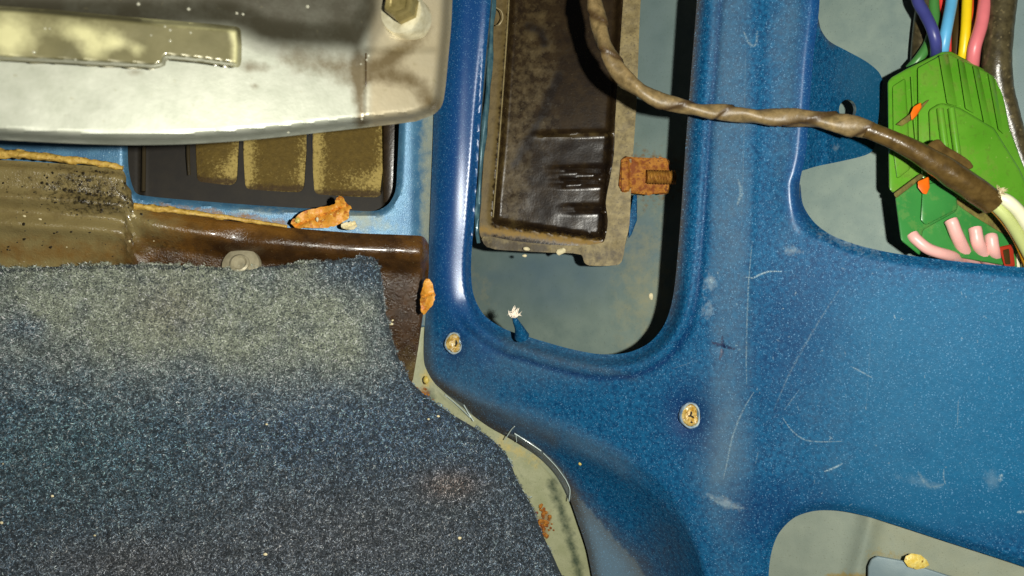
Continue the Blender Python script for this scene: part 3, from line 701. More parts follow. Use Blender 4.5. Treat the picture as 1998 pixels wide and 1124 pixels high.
# vent grille
gr = thing('vent_grille', P(520, 400, .29), 'black plastic vent grille with golden foam pads behind the blue frame', 'vent')
GP = plane(760, 330, .297, -.25, .18)
pads = [(384, 463, 357), (478, 594, 371), (613, 746, 381)]
holes = []
for x0, x1, yb in pads:
    holes.append(sm([(x0, -20), (x0, yb-14), (x0+4, yb-4), (x0+16, yb-1), (x1-14, yb+4), (x1-4, yb), (x1, yb-10), (x1+2, -20)], True, 3))
def dg(x, y):
    h = .0030*(1-ss(x, 268, 284)) - .004*ss(x, 748, 760)
    for x0, x1, yb in pads: pass
    return GP(x, y)-h
sheet('grille_frame', [(225, -60), (800, -60), (800, 450), (225, 430)], dg, M['blackmat'], gr, holes, 7, .0035)
for i, (x0, x1, yb) in enumerate(pads):
    c0 = (x0+x1)/2
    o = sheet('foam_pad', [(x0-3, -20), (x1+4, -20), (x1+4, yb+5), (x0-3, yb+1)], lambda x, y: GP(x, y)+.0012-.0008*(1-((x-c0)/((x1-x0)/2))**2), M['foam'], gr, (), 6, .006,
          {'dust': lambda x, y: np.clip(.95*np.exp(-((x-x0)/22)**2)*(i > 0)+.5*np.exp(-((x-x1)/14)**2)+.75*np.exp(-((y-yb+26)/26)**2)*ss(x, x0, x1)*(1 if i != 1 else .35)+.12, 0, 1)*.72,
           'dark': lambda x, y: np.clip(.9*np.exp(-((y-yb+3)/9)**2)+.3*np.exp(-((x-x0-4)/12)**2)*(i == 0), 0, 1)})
tube('rib', [(281, 100, float(GP(281, 100))-.0045), (281, 300, float(GP(281, 300))-.0045), (280, 374, float(GP(281, 374))-.0045)], [4, 4, 4], M['ribgloss'], gr, 10, 4)
tube('rib', [(368, 100, float(GP(368, 100))-.003), (367, 300, float(GP(368, 300))-.003), (369, 342, float(GP(368, 342))-.002)], [3.5, 3.5, 3.], M['ribgloss'], gr, 10, 4)
slab('end_wall', [(748, -40), (777, -40), (775, 330), (768, 392), (748, 396)], plane(760, 300, .2945), .004, M['plastic'], gr, .0004)

# trim screw at the carpet edge
sw = thing('trim_screw', P(470, 512, .252), 'domed grey trim screw half buried in the carpet edge under the brown ledge', 'screw')
d_ = float(db(np.array([471.]), np.array([505.]))[0]); c = P(471, 519, d_-.0023); n = np.array([.05, -1, .38]); k = K*d_*.92
disc('screw_washer', c, n, [(41*k, -.0008), (41*k, .0002), (38*k, .0012), (26*k, .0018), (20*k, .0019)], M['screw'], sw)
disc('screw_head', c, n, [(21*k, .0014), (20*k, .0026), (16*k, .0030), (12*k, .0022), (4*k, .0020)], M['screw'], sw)

# ------------------------------------------------------------------ seam strip between carpet and blue panel
STR = np.vstack([[(824, 560), (842, 560), (840, 700), (856, 735)], [(915, 775), (1030, 840), (1090, 880), (1130, 930), (1150, 960), (1175, 1020), (1195, 1075), (1240, 1240)], [(780, 1240), (700, 760), (780, 740), (806, 720)]])
SPL = plane(1000, 900, .2890, .02, -.04)
strip = thing('wheel_arch_strip', P(960, 1124, .27), 'pale grey green sealed metal strip between the carpet edge and the blue panel', 'metal strip')
sheet('sealed_strip', STR, lambda x, y: SPL(x, y)-.0006*(fbm(x, y, 60, 3)-.5)+.0035*(1-ss(y, 640, 780)), M['strip'], strip, (), 7, .001,
      {'dark': lambda x, y: np.clip(.8*near(x, y, [(1075, 940), (1110, 1040), (1135, 1140)], 9)+.8*blob(x, y, 830, 770, 16, 14)+.3*near(x, y, [(1010, 915), (1040, 955)], 2), 0, 1),
       'rust': lambda x, y: np.clip(.85*blob(x, y, 1062, 1022, 12, 26, 10)+.9*blob(x, y, 826, 768, 12, 14), 0, 1),
       'yellow': lambda x, y: np.clip(.8*blob(x, y, 832, 738, 12, 18)+.4*near(x, y, [(980, 865), (1050, 900)], 14), 0, 1)})
fl_ = []
r6 = np.random.default_rng(8)
for k in range(60): 
    x, y = r6.normal(1060, 8), r6.normal(1022, 16); fl_.append(debris('f', (x, y), r6.uniform(1.5, 4.5), float(SPL(x, y))-.0006, None, seed=k, h=.6))
for k in range(26):
    x, y = r6.normal(826, 10), r6.normal(768, 8); fl_.append(debris('f', (x, y), r6.uniform(1.2, 3.5), float(SPL(x, y))+.0000, None, seed=k, h=.6))
V, F = merge(fl_); tag(obj('rust_flakes', V, F, M['rust']), 'loose rust flakes on the pale strip beside the carpet', 'debris', kind='stuff')
o = obj('crumb', *debris('f', (832, 742), 8, .2850, None, seed=9, h=.7, elong=.7), M['yellow']); tag(o, 'yellow crumb of sealant in the corner where carpet, ledge and blue panel meet', 'debris')
o = obj('crumb', *debris('f', (1132, 905), 3.5, float(dpanel(np.array([1132.]), np.array([905.]))[0]), None, seed=10, h=.7), M['yellow']); tag(o, 'tiny yellow crumb on the dark fold of the blue panel', 'debris')

# torn clear film along the seam
def film(pts, w0, w1, seed, label):
    r = np.random.default_rng(seed); q = sm(pts, False, 6); t = np.gradient(q, axis=0); t /= np.linalg.norm(t, axis=1)[:, None]
    nn = np.stack([-t[:, 1], t[:, 0]], -1); n = len(q); V = []
    ww = np.linspace(w0, w1, n)*(np.sin(np.linspace(.1, 3.0, n))**.7)
    rows = 7
    for j in range(rows):
        u = j/(rows-1)-.5
        p = q+nn*(ww*2*u)[:, None]
        z = .0035*np.cos(u*3) + .0018*(r.random(n)-.5)*(abs(u) > .2) + .0006*np.sin(np.arange(n)*.9+j*2)
        d0 = np.minimum(dpanel(p[:, 0], p[:, 1]), SPL(p[:, 0], p[:, 1]))
        V.append(P(p[:, 0], p[:, 1], d0-.0005-.5*z))
    V = np.vstack(V); F = [[j*n+i, j*n+i+1, (j+1)*n+i+1, (j+1)*n+i] for j in range(rows-1) for i in range(n-1)]
    return tag(obj('plastic_film', V, F, M['film']), label, 'plastic film')
film([(845, 750), (870, 775), (900, 795), (925, 818)], 5, 9, 2, 'torn clear film scrap at the upper end of the seam near the carpet corner')
film([(985, 845), (1020, 860), (1060, 895), (1095, 935), (1112, 975)], 6, 14, 5, 'longer torn clear film strip peeling off the curved seam edge')

flm = [o for o in bpy.data.objects if o.name.startswith('plastic_film')]
for k_, (pts_, w_) in enumerate([([(985, 858), (998, 838), (1004, 832)], 1.0), ([(1004, 846), (1030, 862), (1056, 880)], 1.1), ([(1060, 884), (1085, 910), (1104, 936)], .9), ([(1007, 850), (1008, 862)], 1.), ([(1104, 936), (1112, 955), (1110, 978)], 1.), ([(868, 770), (892, 790), (918, 815)], .9), ([(905, 790), (914, 806), (924, 822)], 1.0)]):
    dd_ = [float(min(dpanel(np.array([x*1.]), np.array([y*1.]))[0], SPL(x, y)))-.0022 for x, y in pts_]
    tube('crinkle', [(x, y, d) for (x, y), d in zip(pts_, dd_)], w_, M['white_edge'], flm[0] if k_ > 4 else flm[1], 6, 5)

# ------------------------------------------------------------------ lower right brace behind the cut-out
brace = thing('olive_brace', P(1700, 1240, .25), 'olive grey primed brace showing in the cut-out at the lower right corner', 'brace')
def dbr(x, y):
    return plane(1700, 1080, .2400, .42, -.08)(x, y) - .0022*np.exp(-((x-1688+ (y-1060)*.25)/20)**2) + .003*ss(-(x-1688), 0, 200)
sheet('brace_sheet', [(1440, 930), (2160, 930), (2160, 1260), (1440, 1260)], dbr, M['brace'], brace, (), 9, .001,
      {'rust': lambda x, y: np.clip(.8*near(x, y, [(1620, 1122), (1690, 1124)], 8)+.5*blob(x, y, 1740, 1085, 60, 14), 0, 1), 'warm': lambda x, y: ss(x, 1660, 1720)*.2})
o = slab('blue_plate', [(1692, 1180), (1693, 1105), (1699, 1090), (1712, 1084), (1760, 1093), (1850, 1122), (2100, 1195), (2100, 1260), (1692, 1260)], plane(1760, 1110, .2310, .42, -.08), .004, M['greyblue'], brace, .0008)
Vd, Fd = debris('f', (1788, 1096), 14, .2285, None, seed=14, h=.3, elong=1.7, rot=15)
tag(obj('sealant_lump', Vd, Fd, M['yellow']), 'yellow lump of sealant above the blue plate at the bottom right', 'sealant')

# ------------------------------------------------------------------ carpet
CO = [(-200, 524), (0, 524), (120, 520), (300, 516), (430, 522), (520, 520), (620, 512), (690, 505), (735, 512), (745, 560), (752, 610), (765, 660), (778, 700), (800, 742), (838, 778), (888, 812), (950, 850), (990, 890), (1008, 935), (1036, 985), (1062, 1050), (1090, 1110), (1130, 1240), (-200, 1240)]
COS = sm(CO, True, 3)
CPL = plane(800, 700, .2610, -.20, .03)
def dc_(x, y): return CPL(x, y) - .0012*(fbm(x, y, 160, 3)-.5) + .0025*(1-ss(seg_dist(x, y, COS, True)[0], 0, 14))
carpet = thing('carpet_panel', P(450, 1150, .25), 'short pile blue grey carpet panel with a pale sandy worn patch along its top', 'carpet')
sheet('carpet_backing', COS, dc_, M['carpetbase'], carpet, (), 12, .003)
def carpet_colour(x, y, r):
    n = len(x)
    sand = np.clip(1.1*blob(x, y, 330, 590, 330, 130, -3)+.75*blob(x, y, 560, 600, 160, 110)+.5*blob(x, y, 120, 580, 200, 90)+.55*blob(x, y, 680, 690, 90, 70), 0, 1)
    sand *= np.clip(1-.85*blob(x, y, 690, 530, 75, 42)-.7*blob(x, y, 40, 640, 60, 30)-.3*blob(x, y, 520, 530, 60, 20), 0, 1)
    sand = np.clip(sand + (.12+1.0*sand)*(fbm(x, y, 40, 4)-.5), 0, 1)
    warm = np.clip(blob(x, y, 880, 945, 60, 30)+.6*blob(x, y, 330, 600, 80, 60)+.35*blob(x, y, 700, 1050, 300, 120)+.4*blob(x, y, 240, 1100, 200, 60), 0, 1)
    teal = np.clip(.8*blob(x, y, 120, 850, 300, 150)+.7*blob(x, y, 60, 540, 300, 50), 0, 1)
    c_sand = np.array(lin(146, 153, 136)[:3]); c_blue = np.array(lin(62, 82, 104)[:3]); c_dark = np.array(lin(56, 67, 74)[:3]); c_teal = np.array(lin(58, 86, 88)[:3]); c_warm = np.array(lin(120, 92, 62)[:3])
    base = c_blue*np.ones((n, 1)); f = ss(y, 760, 1000)[:, None]*.7
    base = base*(1-f)+c_dark*f; base = base*(1-teal[:, None]*.6)+c_teal*teal[:, None]*.6
    c = base*(1-sand[:, None])+c_sand*sand[:, None]
    c = c*(1-warm[:, None]*.4)+c_warm*warm[:, None]*.4
    # heathered yarn: dark, mid and a few near-white fibres
    u = r.random(n); k = np.where(u < .5, r.uniform(.22, .7, n), np.where(u < .86, r.uniform(.9, 1.8, n), r.uniform(3.5, 9, n)))
    k = 1+(k-1)*(1-.7*sand)
    # thick clumps
    k = k*(1+(-.7+2.3*vn(x/3.0, y/3.0)**2)*(1-.6*sand))*(.6+.8*fbm(x, y, 11, 2))
    c = np.clip(c*k[:, None], 0, .8)
    return c
def fibres(n, seed, L, wd):
    r = np.random.default_rng(seed)
    x = r.uniform(-90, 1130, int(n*1.9)); y = r.uniform(495, 1200, int(n*1.9))
    m = inside(x + 5*(fbm(x, y, 12, 2)-.5)*4, y + 9*(fbm(x+99, y, 10, 2)-.4)*2, COS); x, y = x[m][:n], y[m][:n]; n = len(x)
    d = dc_(x, y); B = P(x, y, d)
    l = L*r.uniform(.5, 1.25, n); a = r.uniform(0, 2*math.pi, n); el = r.uniform(.25, 1.15, n)
    swx = (fbm(x, y, 70, 2)-.5)*1.6; swy = (fbm(x+500, y, 70, 2)-.5)*1.6
    D = np.stack([np.cos(a)*np.cos(el)+swx*.4, -np.sin(el), np.sin(a)*np.cos(el)+swy*.4], -1); D /= np.linalg.norm(D, axis=1)[:, None]
    a2 = a+r.normal(0, .9, n); D2 = np.stack([np.cos(a2)*.9, -np.sin(el)*.5, np.sin(a2)*.9], -1); D2 /= np.linalg.norm(D2, axis=1)[:, None]
    Sd = np.cross(D, np.array([0, -1, 0])+r.normal(0, .5, (n, 3))); Sd /= np.linalg.norm(Sd, axis=1)[:, None]+1e-9
    wv = (wd*r.uniform(.6, 1.3, n))[:, None]
    Mi = B+D*l[:, None]*.55; T = Mi+D2*l[:, None]*.5
    V = np.stack([B-Sd*wv, B+Sd*wv, Mi+Sd*wv*.9, Mi-Sd*wv*.9, T], 1).reshape(-1, 3)
    i = np.arange(n)[:, None]*5
    F = np.concatenate([i+[0, 1, 2], i+[0, 2, 3], i+[3, 2, 4]], 0)
    c = carpet_colour(x, y, r); c = np.repeat(np.column_stack([c, np.ones(n)]), 5, 0)
    return V, F, c
V, F, C_ = fibres(520000, 31, .0009, .00006)
o = obj('pile', V, F, M['fibre'], carpet, False, colr=C_); o['kind'] = 'stuff'
# carpet litter
fl_ = [debris('f', (x, y), s*.6, float(dc_(np.array([x*1.]), np.array([y*1.]))[0])-.0018, None, seed=k, h=.4, elong=1.3) for k, (x, y, s) in enumerate([(518, 1082, 5), (102, 968, 4), (3, 1020, 5), (897, 1050, 5), (520, 828, 3), (855, 812, 4), (185, 1045, 3), (836, 818, 3), (6, 905, 2)])]
V, F = merge(fl_); tag(obj('crumbs', V, F, M['pale']), 'small pale crumbs lying in the blue grey carpet pile', 'debris', kind='stuff')
tag(tube('hair_strand', [(188, 748, .2525), (215, 741, .2515), (240, 738, .2515), (256, 722, .2512), (260, 700, .2512), (257, 688, .2520)], .9, M['hair'], None, 6, 6), 'thin pale curved hair lying on the carpet', 'hair')
tag(tube('hair_strand', [(968, 15, .2870), (978, 22, .2860), (981, 36, .2860), (974, 48, .2860), (968, 50, .2875)], 1.2, M['hair'], None, 6, 6), 'short curled fibre at the top left of the plastic housing', 'fibre')

# ------------------------------------------------------------------ dry leaves
def leaf(outline, d0, seed, label, mat=M['leaf'], curl=.004):
    o2 = sm(outline, True, 4); r = np.random.default_rng(seed)
    o2 = o2+r.normal(0, .8, o2.shape); c = o2.mean(0)
    def f(x, y): return d0 - curl*fbm(x+seed*50, y, 26, 3) + .0012*np.exp(-((y-c[1]-(x-c[0])*-.4)/2.0)**2)
    o = sheet('dry_leaf', o2, f, mat, None, (), 3.5, .0003)
    return tag(o, label, 'leaf')
leaf([(568, 440), (576, 424), (600, 410), (632, 403), (652, 398), (660, 384), (668, 384), (674, 396), (686, 403), (680, 414), (680, 424), (662, 438), (640, 444), (600, 444)], .2645, 3, 'crumpled orange brown dry leaf lying on the blue sill below the vent')
leaf([(666, 438), (680, 433), (694, 434), (696, 442), (690, 448), (670, 446)], .264, 5, 'tiny pale leaf scrap just right of the crumpled leaf', M['pale'], .001)
leaf([(835, 544), (842, 550), (846, 562), (850, 576), (846, 592), (836, 604), (826, 612), (821, 604), (820, 585), (824, 562), (828, 548)], .263, 7, 'small golden dry leaf stuck upright in the seam right of the carpet', M['leaf'], .005)
tag(obj('pale_seed', *debris('f', (619, 428), 5, .2612, None, seed=2, h=.5, elong=.6), M['pale']), 'pale seed speck on the crumpled orange leaf', 'seed')
tag(obj('pale_seed', *debris('f', (581, 430), 6, .2612, None, seed=6, h=.5, elong=.9), M['yellow']), 'yellow speck at the left end of the crumpled orange leaf', 'seed')

# ------------------------------------------------------------------ aluminium bracket, top left, close to the lens
br = thing('aluminium_bracket', P(400, 240, .19), 'thick stained aluminium bracket across the top left corner, nearest to the lens', 'bracket')
AP = plane(450, 150, .182, -.42, .0)
lowedge = [(-160, 268), (0, 273), (120, 279), (240, 283), (340, 282), (440, 277), (540, 268), (640, 257), (720, 248), (780, 241), (812, 237)]
aout = np.vstack([sm(lowedge, False, 4), sm([(822, 233), (848, 222), (862, 206), (868, 180), (874, 120), (881, 40), (888, -160)], False, 4), [(-160, -160)]])
def da(x, y):
    x = np.asarray(x, float); y = np.asarray(y, float)
    ed, _, _ = seg_dist(x, y, aout[:-1], False)
    h = -.0062*(1-ss(ed, 0, 24))**1.3
    # recess toward the dark zone and seam
    dz = seg_dist(x, y, DARK, True)[0]; ind = inside(x, y, DARK)
    h = h + np.where(ind, -.0022*ss(dz, 0, 60), 0) 
    h = h + .0004*ss(x, 708, 716)*ss(y, 92, 104)
    h = h + .0002*(fbm(x, y, 120, 2)-.5)
    return AP(x, y)-h
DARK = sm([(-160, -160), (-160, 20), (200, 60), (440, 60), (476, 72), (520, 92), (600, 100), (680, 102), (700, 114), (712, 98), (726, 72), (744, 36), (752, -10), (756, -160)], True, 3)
def irregular(v, x, y, s=26, k=.5): return np.clip(v + k*(fbm(x, y, s, 4)-.5)*(v > .02), 0, 1)
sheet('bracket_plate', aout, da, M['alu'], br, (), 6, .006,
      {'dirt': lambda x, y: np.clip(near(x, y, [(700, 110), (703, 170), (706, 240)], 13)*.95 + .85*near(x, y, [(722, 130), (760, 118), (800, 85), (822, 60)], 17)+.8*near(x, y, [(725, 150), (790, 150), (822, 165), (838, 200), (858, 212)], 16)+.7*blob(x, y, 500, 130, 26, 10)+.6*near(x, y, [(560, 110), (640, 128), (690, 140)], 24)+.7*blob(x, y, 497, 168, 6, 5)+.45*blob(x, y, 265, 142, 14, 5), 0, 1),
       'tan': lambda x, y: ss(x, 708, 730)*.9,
       'grime': lambda x, y: np.clip(.5+.5*np.where(inside(x, y, DARK), 1, -1)*ss(seg_dist(x, y, DARK, True)[0], 0, 26), 0, 1)})  # grime over the DARK zone, fading across its border
# gouges in the grimy part
tube('gouge', [(532, 56, float(AP(532, 56))+.0026), (580, 48, float(AP(580, 48))+.0026), (640, 43, float(AP(640, 43))+.0026), (682, 42, float(AP(682, 42))+.0026)], [2, 4, 5, 3], M['black'], br, 8, 6, flat=.3)
tube('gouge', [(486, 70, float(AP(486, 70))+.0026), (560, 86, float(AP(560, 86))+.0026), (620, 92, float(AP(620, 92))+.0026), (672, 97, float(AP(672, 97))+.0026)], [2, 5, 7, 4], M['black'], br, 8, 6, flat=.3)
tube('seam_crack', [(714, 104, float(da(np.array([714.]), np.array([104.]))[0])), (714, 160, float(da(np.array([714.]), np.array([160.]))[0])), (715, 236, float(da(np.array([715.]), np.array([236.]))[0]))], [1.6, 1.5, 1.6], M['mudbrown'], br, 8, 8)
# rail
RPn = lambda x, y: AP(x, y)*.945
rail = sm([(-160, 2), (0, 12), (90, 18), (240, 32), (380, 44), (462, 52), (470, 60), (471, 120), (466, 131), (456, 131), (326, 116), (322, 128), (300, 134), (280, 133), (0, 118), (-160, 110)], True, 2)
def dr(x, y):
    d, _, _ = seg_dist(x, y, rail, True)
    return RPn(x, y)+.0030*(1-ss(d, 0, 11))**1.2 - .0003*(fbm(x, y, 90, 2)-.5)
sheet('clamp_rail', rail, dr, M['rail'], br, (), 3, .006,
      {'pale': lambda x, y: np.clip(.95*blob(x, y, 20, 65, 50, 40)+.85*blob(x, y, 165, 65, 55, 20, 8)+.7*blob(x, y, 185, 98, 30, 18)+.6*blob(x, y, 225, 85, 24, 14)+.6*blob(x, y, 268, 96, 14, 14)+.9*near(x, y, [(455, 66), (463, 90), (460, 124)], 9)+.8*near(x, y, [(280, 38), (340, 46), (455, 58)], 5), 0, 1)})  # pale smudges, plus rim highlights painted on the right end and top edge
# bolt
bd_ = float(AP(790, 30)); c = P(790, 30, bd_-.001); n = np.array([-.25, -1, .02]); k = K*bd_
disc('washer', c, n, [(44*k, -.004), (44*k, .0018), (41*k, .0026), (33*k, .0027)], M['washer'], br)
disc('bolt_head', c+P(797, 24, bd_)-P(790, 30, bd_), n, [(32*k, .0010), (32*k, .0060), (28*k, .0070), (20*k, .0068), (16*k, .0064)], M['bolt'], br, sides=6)
# drops of water
r7 = np.random.default_rng(3)
DL = ['topmost bright bead beside the bolt side seam of the aluminium bracket','second bright bead, just under the topmost one beside the bracket seam','small bead left of the bracket seam top','lowest of the bead cluster at the top of the bracket seam','bead at the bottom end of the bracket seam','bead furthest right on the olive rail face','upper of two stacked beads on the olive rail','lower of two stacked beads on the olive rail','faint bead near the top edge of the olive rail','left one of the bead pair on the left part of the rail','right one of the bead pair on the left part of the rail','bead at the lower left edge of the olive rail','faint bead low on the rail under the pale smudge','bead on the upper rim of the rail','bead on the lower rim of the aluminium bracket','leftmost bead on the dark grimy top plate','second bead on the dark plate above the rail','upper bead over the rail end on the dark plate','lower bead over the rail end on the dark plate','widest pale bead at the top of the dark plate']
for di, (x, y, s, dd) in enumerate([(719, 109, 3.6, 0), (715, 117, 3.4, 0), (704, 125, 2.6, 0), (714, 137, 2.8, 0), (706, 232, 3.6, 0), (372, 64, 3, 1), (332, 59, 3.5, 1), (332, 80, 3.5, 1), (295, 69, 2.5, 1), (88, 56, 3, 1), (97, 56, 2.2, 1), (66, 102, 4, 1), (147, 116, 2.5, 1), (322, 52, 3, 1), (562, 258, 4, 0), (270, 8, 5, 2), (368, 18, 5, 2), (462, 26, 4, 2), (474, 28, 4, 2), (600, 13, 5, 2)]):
    fn = dr if dd == 1 else da
    d = float(fn(np.array([x*1.]), np.array([y*1.]))[0]); s = s*.75
    o = disc('water_drop', P(x, y, d), (.05, -1, 0), [(s*K*d, -.0002), (s*K*d*.9, s*K*d*.3), (s*K*d*.6, s*K*d*.6), (s*K*d*.2, s*K*d*.75)], M['water'], None, 12)
    tag(o, DL[di], 'droplet', group='beads on the aluminium bracket')

# ------------------------------------------------------------------ connector block and wires
cn = thing('wire_connector', P(1870, 500, .262), 'dirty green multi pin wiring connector hanging behind the blue panel', 'connector')
CS = .0165
GC = plane(1850, 250, .2520-CS, -.05, .05)
cdir = P(1880, 260, .25)-CAM; cdir /= np.linalg.norm(cdir)
off = lambda f, dz: (lambda x, y: f(x, y)+dz)
slab('connector_body', [(1731, 158), (1740, 150), (1768, 134), (1838, 100), (1856, 100), (1952, 152), (1960, 168), (1975, 245), (2000, 312), (2050, 420), (2060, 500), (2000, 505), (1870, 480), (1748, 380), (1734, 372), (1733, 290)], GC, .013, M['green'], cn, .0010, 3, cdir)
# raised ribs, upper half (fanning toward the top right) and left steps
for q in [[(1776, 132), (1838, 100), (1858, 230), (1866, 330), (1790, 330), (1780, 250)],
          [(1835, 98), (1852, 99), (1866, 206), (1846, 200)],
          [(1856, 102), (1866, 106), (1878, 210), (1868, 206)]]:
    pass
slab('raised_face', [(1790, 132), (1834, 108), (1852, 104), (1890, 122), (1925, 140), (1948, 154), (1956, 175), (1970, 250), (1996, 320), (2040, 420), (1960, 440), (1800, 350), (1792, 300)], off(GC, -.0022), .006, M['green'], cn, .0006, 2, cdir)
for (a, b_, c_, d_) in [((1832, 108), (1850, 104), (1868, 208), (1848, 202)), ((1869, 114), (1881, 119), (1900, 222), (1884, 212)), ((1898, 128), (1910, 134), (1936, 250), (1920, 240)), ((1928, 143), (1940, 149), (1958, 262), (1948, 252))]:
    slab('rib', [a, b_, c_, d_], (lambda x, y, xa=a, xb=d_: GC(x, y)-.0042+(x-(xa[0]+(y-xa[1])*(xb[0]-xa[0])/(xb[1]-xa[1])))*0.95e-4), .004, M['green'], cn, .0003, 2, cdir)
slab('latch_housing', [(1812, 214), (1836, 200), (1872, 210), (1900, 226), (1940, 250), (1990, 330), (2030, 420), (1940, 420), (1826, 330), (1816, 300)], off(GC, -.0045), .006, M['green'], cn, .0009, 3, cdir)
for x0 in (1838, 1860):
    tube('latch_bar', [(x0-4, 212, .2462-CS), (x0+1, 250, .2458-CS), (x0+8, 300, .2455-CS), (x0+14, 345, .2455-CS)], [6, 6.5, 6.5, 6], M['green'], cn, 10, 4)
slab('side_step', [(1741, 168), (1766, 152), (1772, 240), (1776, 330), (1750, 350), (1743, 300)], off(GC, -.0012), .006, M['green'], cn, .0006, 2, cdir)
tube('edge_bead', [(1779, 150, .2505-CS), (1783, 220, .2500-CS), (1788, 280, .2495-CS)], [2.2, 2.2, 2.2], M['green'], cn, 8, 4)
slab('lower_shell', [(1746, 384), (1792, 352), (1815, 342), (1862, 372), (1868, 412), (1800, 450), (1795, 500), (1757, 470), (1752, 430)], off(GC, -.0030), .013, M['emerald'], cn, .0008, 3, cdir)
slab('lower_front', [(1790, 356), (1818, 346), (1900, 398), (2010, 450), (2060, 520), (1990, 524), (1850, 500), (1794, 486)], off(GC, -.0016), .012, M['emerald'], cn, .0008, 3, cdir)
slab('lower_panel', [(1800, 362), (1822, 356), (1866, 384), (1869, 408), (1806, 440), (1796, 430)], off(GC, -.0046), .003, M['emerald'], cn, .0006, 2, cdir)
slab('seam_lip', [(1742, 378), (1796, 338), (1804, 344), (1748, 388)], off(GC, -.0034), .004, M['mud'], cn, .0006, 2, cdir)
slab('mud_patch', sm([(1860, 372), (1900, 390), (1960, 424), (1990, 455), (1970, 462), (1930, 440), (1890, 415), (1862, 392)], True, 3), off(GC, -.0021), .001, M['mud'], cn, .0003)
o = slab('lock_tab', [(1776, 222), (1782, 208), (1797, 199), (1798, 210), (1788, 226), (1778, 236)], off(GC, -.0050), .004, M['orange'], cn, .0004, 2, cdir); o['label'] = 'narrow orange lock tab in the upper part of the connector'
o = slab('lock_tab', [(1790, 354), (1800, 350), (1812, 344), (1814, 366), (1808, 380), (1800, 378), (1791, 366)], off(GC, -.0062), .004, M['orange'], cn, .0004, 2, cdir); o['label'] = 'shield shaped orange lock tab in the lower part of the connector'
slab('brown_smear', [(1748, 243), (1770, 226), (1808, 196), (1814, 194), (1782, 232), (1760, 246)], off(GC, -.0036), .0006, M['mud'], cn, .0002, 1, cdir)

def wr(name, pts, r, m, label, grp='wires entering the green connector'):
    pts = [(x, y, d-CS) for x, y, d in pts]
    o = tube('wire', pts, r*.93, m, cn, 12, 7, disp=lambda s, th, u: .03*(vn(s*500+0*th, th)-.5)); o['label'] = label; return o
wr('w', [(1770, -120, .262), (1790, 0, .256), (1806, 30, .254), (1820, 60, .252), (1826, 85, .253), (1826, 112, .258)], 11.5, W['navy'], 'navy blue wire')
wr('w', [(1825, -120, .266), (1822, 0, .265), (1823, 40, .264), (1812, 84, .262), (1795, 112, .262), (1775, 135, .264)], 10.5, W['green'], 'green wire')
wr('w', [(1868, -120, .262), (1857, 0, .257), (1848, 50, .255), (1841, 90, .256), (1838, 115, .259)], 11.5, W['sky'], 'light blue wire')
wr('w', [(1828, -120, .266), (1836, 0, .265), (1850, 50, .264), (1856, 110, .263)], 8, W['red'], 'red wire')
wr('w', [(1862, -120, .266), (1866, 0, .266), (1868, 60, .262), (1866, 120, .262)], 11, W['brown'], 'dark brown wire')
wr('w', [(1894, -120, .262), (1887, 0, .257), (1884, 60, .256), (1880, 100, .257), (1876, 125, .259)], 10, W['yellow'], 'yellow wire')
wr('w', [(1898, -120, .268), (1893, 0, .262), (1890, 80, .262), (1876, 125, .260)], 7, W['orange'], 'orange wire')
wr('w', [(1935, -120, .262), (1922, 0, .255), (1914, 50, .253), (1902, 90, .253), (1898, 120, .255), (1896, 145, .259)], 13, W['pink'], 'pink wire')
wr('w', [(1780, 458, .2470), (1786, 466, .2462), (1812, 486, .2455), (1855, 500, .2480), (1900, 520, .262), (1980, 560, .270)], 12, W['palepink'], 'pale pink wire, lowest')
wr('w', [(1855, 430, .2465), (1858, 436, .2462), (1868, 462, .2470), (1888, 500, .2520), (1930, 540, .264)], 13, W['palepink'], 'pale pink wire, longest')
wr('w', [(1902, 446, .2480), (1903, 450, .2478), (1908, 475, .2480), (1925, 505, .2525), (1960, 545, .264)], 13, W['palepink'], 'pale pink wire, third')
wr('w', [(1933, 462, .2490), (1934, 466, .2486), (1938, 488, .2490), (1950, 510, .2535), (1990, 545, .264)], 13, W['palepink'], 'pale pink wire, short')
wr('w', [(1856, 492, .262), (1870, 500, .260), (1900, 520, .262)], 6, W['sky'], 'pale blue wire end')
slab('terminal_clip', [(1949, 482), (1976, 476), (1981, 520), (1960, 520)], plane(1965, 500, .2475-CS), .006, W['rusty'], cn, .0003, 1)
slab('clip_slot', [(1957, 488), (1969, 485), (1972, 516), (1962, 516)], plane(1965, 500, .2468-CS), .002, W['brown'], cn, .0002, 1)
for k, xx in enumerate((1986, 1994, 2004)):
    slab('terminal_blade', [(xx-3, 495), (xx+3, 493), (xx+5, 530), (xx-1, 530)], plane(1990, 500, .2485-CS), .006, W['white'], cn, .0002, 1)

cb = tube('conduit', [(1966, -120, .237), (1956, 0, .237), (1949, 60, .237), (1945, 120, .237), (1950, 175, .238), (1968, 235, .238), (1995, 320, .238), (2030, 400, .236)], [26, 26, 26, 26, 25, 22, 18, 18], M['conduit'], None, 18, 10,
     disp=lambda s, th, u: .05*(vn(s*600+0*th, th*2)-.5))
tag(cb, 'thick shiny dark conduit running down right behind the green connector', 'cable')
cb = tube('conduit', [(1815, -120, .251), (1806, 0, .251), (1798, 60, .251), (1794, 120, .251), (1800, 200, .251), (1815, 330, .251)], [17, 17, 16, 16, 15, 15], M['conduit'], None, 14, 8)
tag(cb, 'thin dull brown conduit behind the navy wire left of the connector top', 'cable')

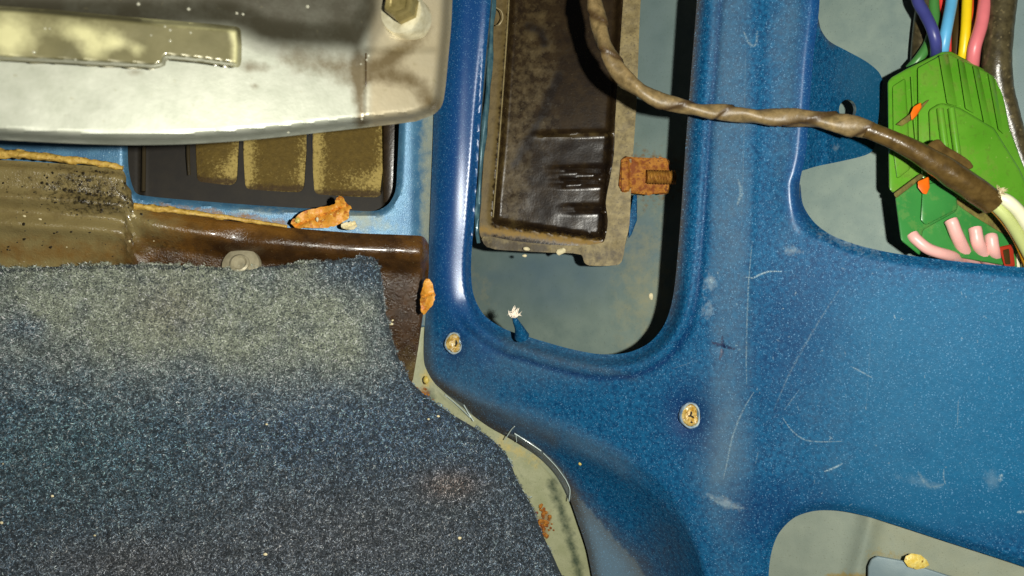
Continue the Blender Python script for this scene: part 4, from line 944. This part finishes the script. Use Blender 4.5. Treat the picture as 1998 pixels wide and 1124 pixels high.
# ------------------------------------------------------------------ tape wrapped cable
wc = thing('wrapped_cable', P(1450, 240, .232), 'tan tape wrapped cable arching across the tall opening and over the blue panel', 'cable')
def wrapd(s, th, u):
    ph = (s/.019 + th/(2*math.pi)*1.0 + .25*math.sin(s*150)) % 1.0
    ph2 = (s/.0031 + th/(2*math.pi)) % 1.0
    return .14*np.cos(2*(th-2*math.pi*s/.034)) + .22*(ph-.5)+.03*(ph2-.5) + .08*(vn(s*300+0*th, th*1.3)-.5)
def creasef(s, th):
    ph = (s/.019 + th/(2*math.pi)*1.0 + .25*math.sin(s*150)) % 1.0
    return np.clip(np.exp(-(np.minimum(ph, 1-ph)/.10)**2)*1.0+.35*vn(s*500+0*th, th*2), 0, 1)
path = [(1166, -160, .246), (1160, -30, .240), (1162, 15, .238), (1172, 62, .236), (1188, 108, .234), (1214, 146, .233), (1250, 176, .232), (1296, 199, .231), (1350, 212, .230), (1420, 221, .229), (1500, 228, .228), (1570, 232, .225), (1640, 240, .222), (1700, 256, .2195)]
tube('tape_wrap', path, [14, 15, 15, 15.5, 16, 15.5, 15, 14, 13.5, 14, 15.5, 17, 18, 17], M['wrap'], wc, 28, 26, disp=wrapd, af=creasef)
tube('sleeve', [(1690, 252, .2195), (1740, 272, .2185), (1790, 297, .218), (1840, 328, .218), (1890, 362, .218), (1938, 396, .219)], [16, 17, 20, 24, 25, 24], M['sleeve'], wc, 20, 12,
     disp=lambda s, th, u: .10*(vn(s*260+0*th, th*1.6)-.5))
slab('torn_tape', sm([(1806, 290), (1818, 276), (1832, 272), (1846, 285), (1872, 300), (1900, 325), (1880, 330), (1840, 312)], True, 3), plane(1840, 295, .2182), .0012, M['sleeve'], wc, .0004)
obj('frayed_end', *strand_set((1950, 372), 26, 20, 8, .217, (.9, -.3)), M['hair'], wc)
o = tube('core_wire', [(1925, 392, 0.2190), (1945, 404, 0.2185), (1965, 425, 0.2185), (1985, 455, 0.2200), (2020, 520, 0.2240)], [9, 11, 11, 11, 11], W['olive'], wc, 12, 6); o['label'] = 'pale green core wire with an amber edge'
o = tube('core_wire', [(1935, 380, 0.2180), (1962, 390, 0.2165), (1985, 410, 0.2165), (2005, 440, 0.2180), (2040, 500, 0.2240)], [9, 12, 12, 12, 12], W['white'], wc, 12, 6); o['label'] = 'glaring white core wire'
o = tube('core_wire', [(1925, 398, 0.2200), (1945, 414, 0.2205), (1965, 438, 0.2210), (1985, 470, 0.2230), (2010, 530, 0.2280)], [6, 7, 7, 7, 7], W['amber'], wc, 10, 6); o['label'] = 'amber core wire under the others'
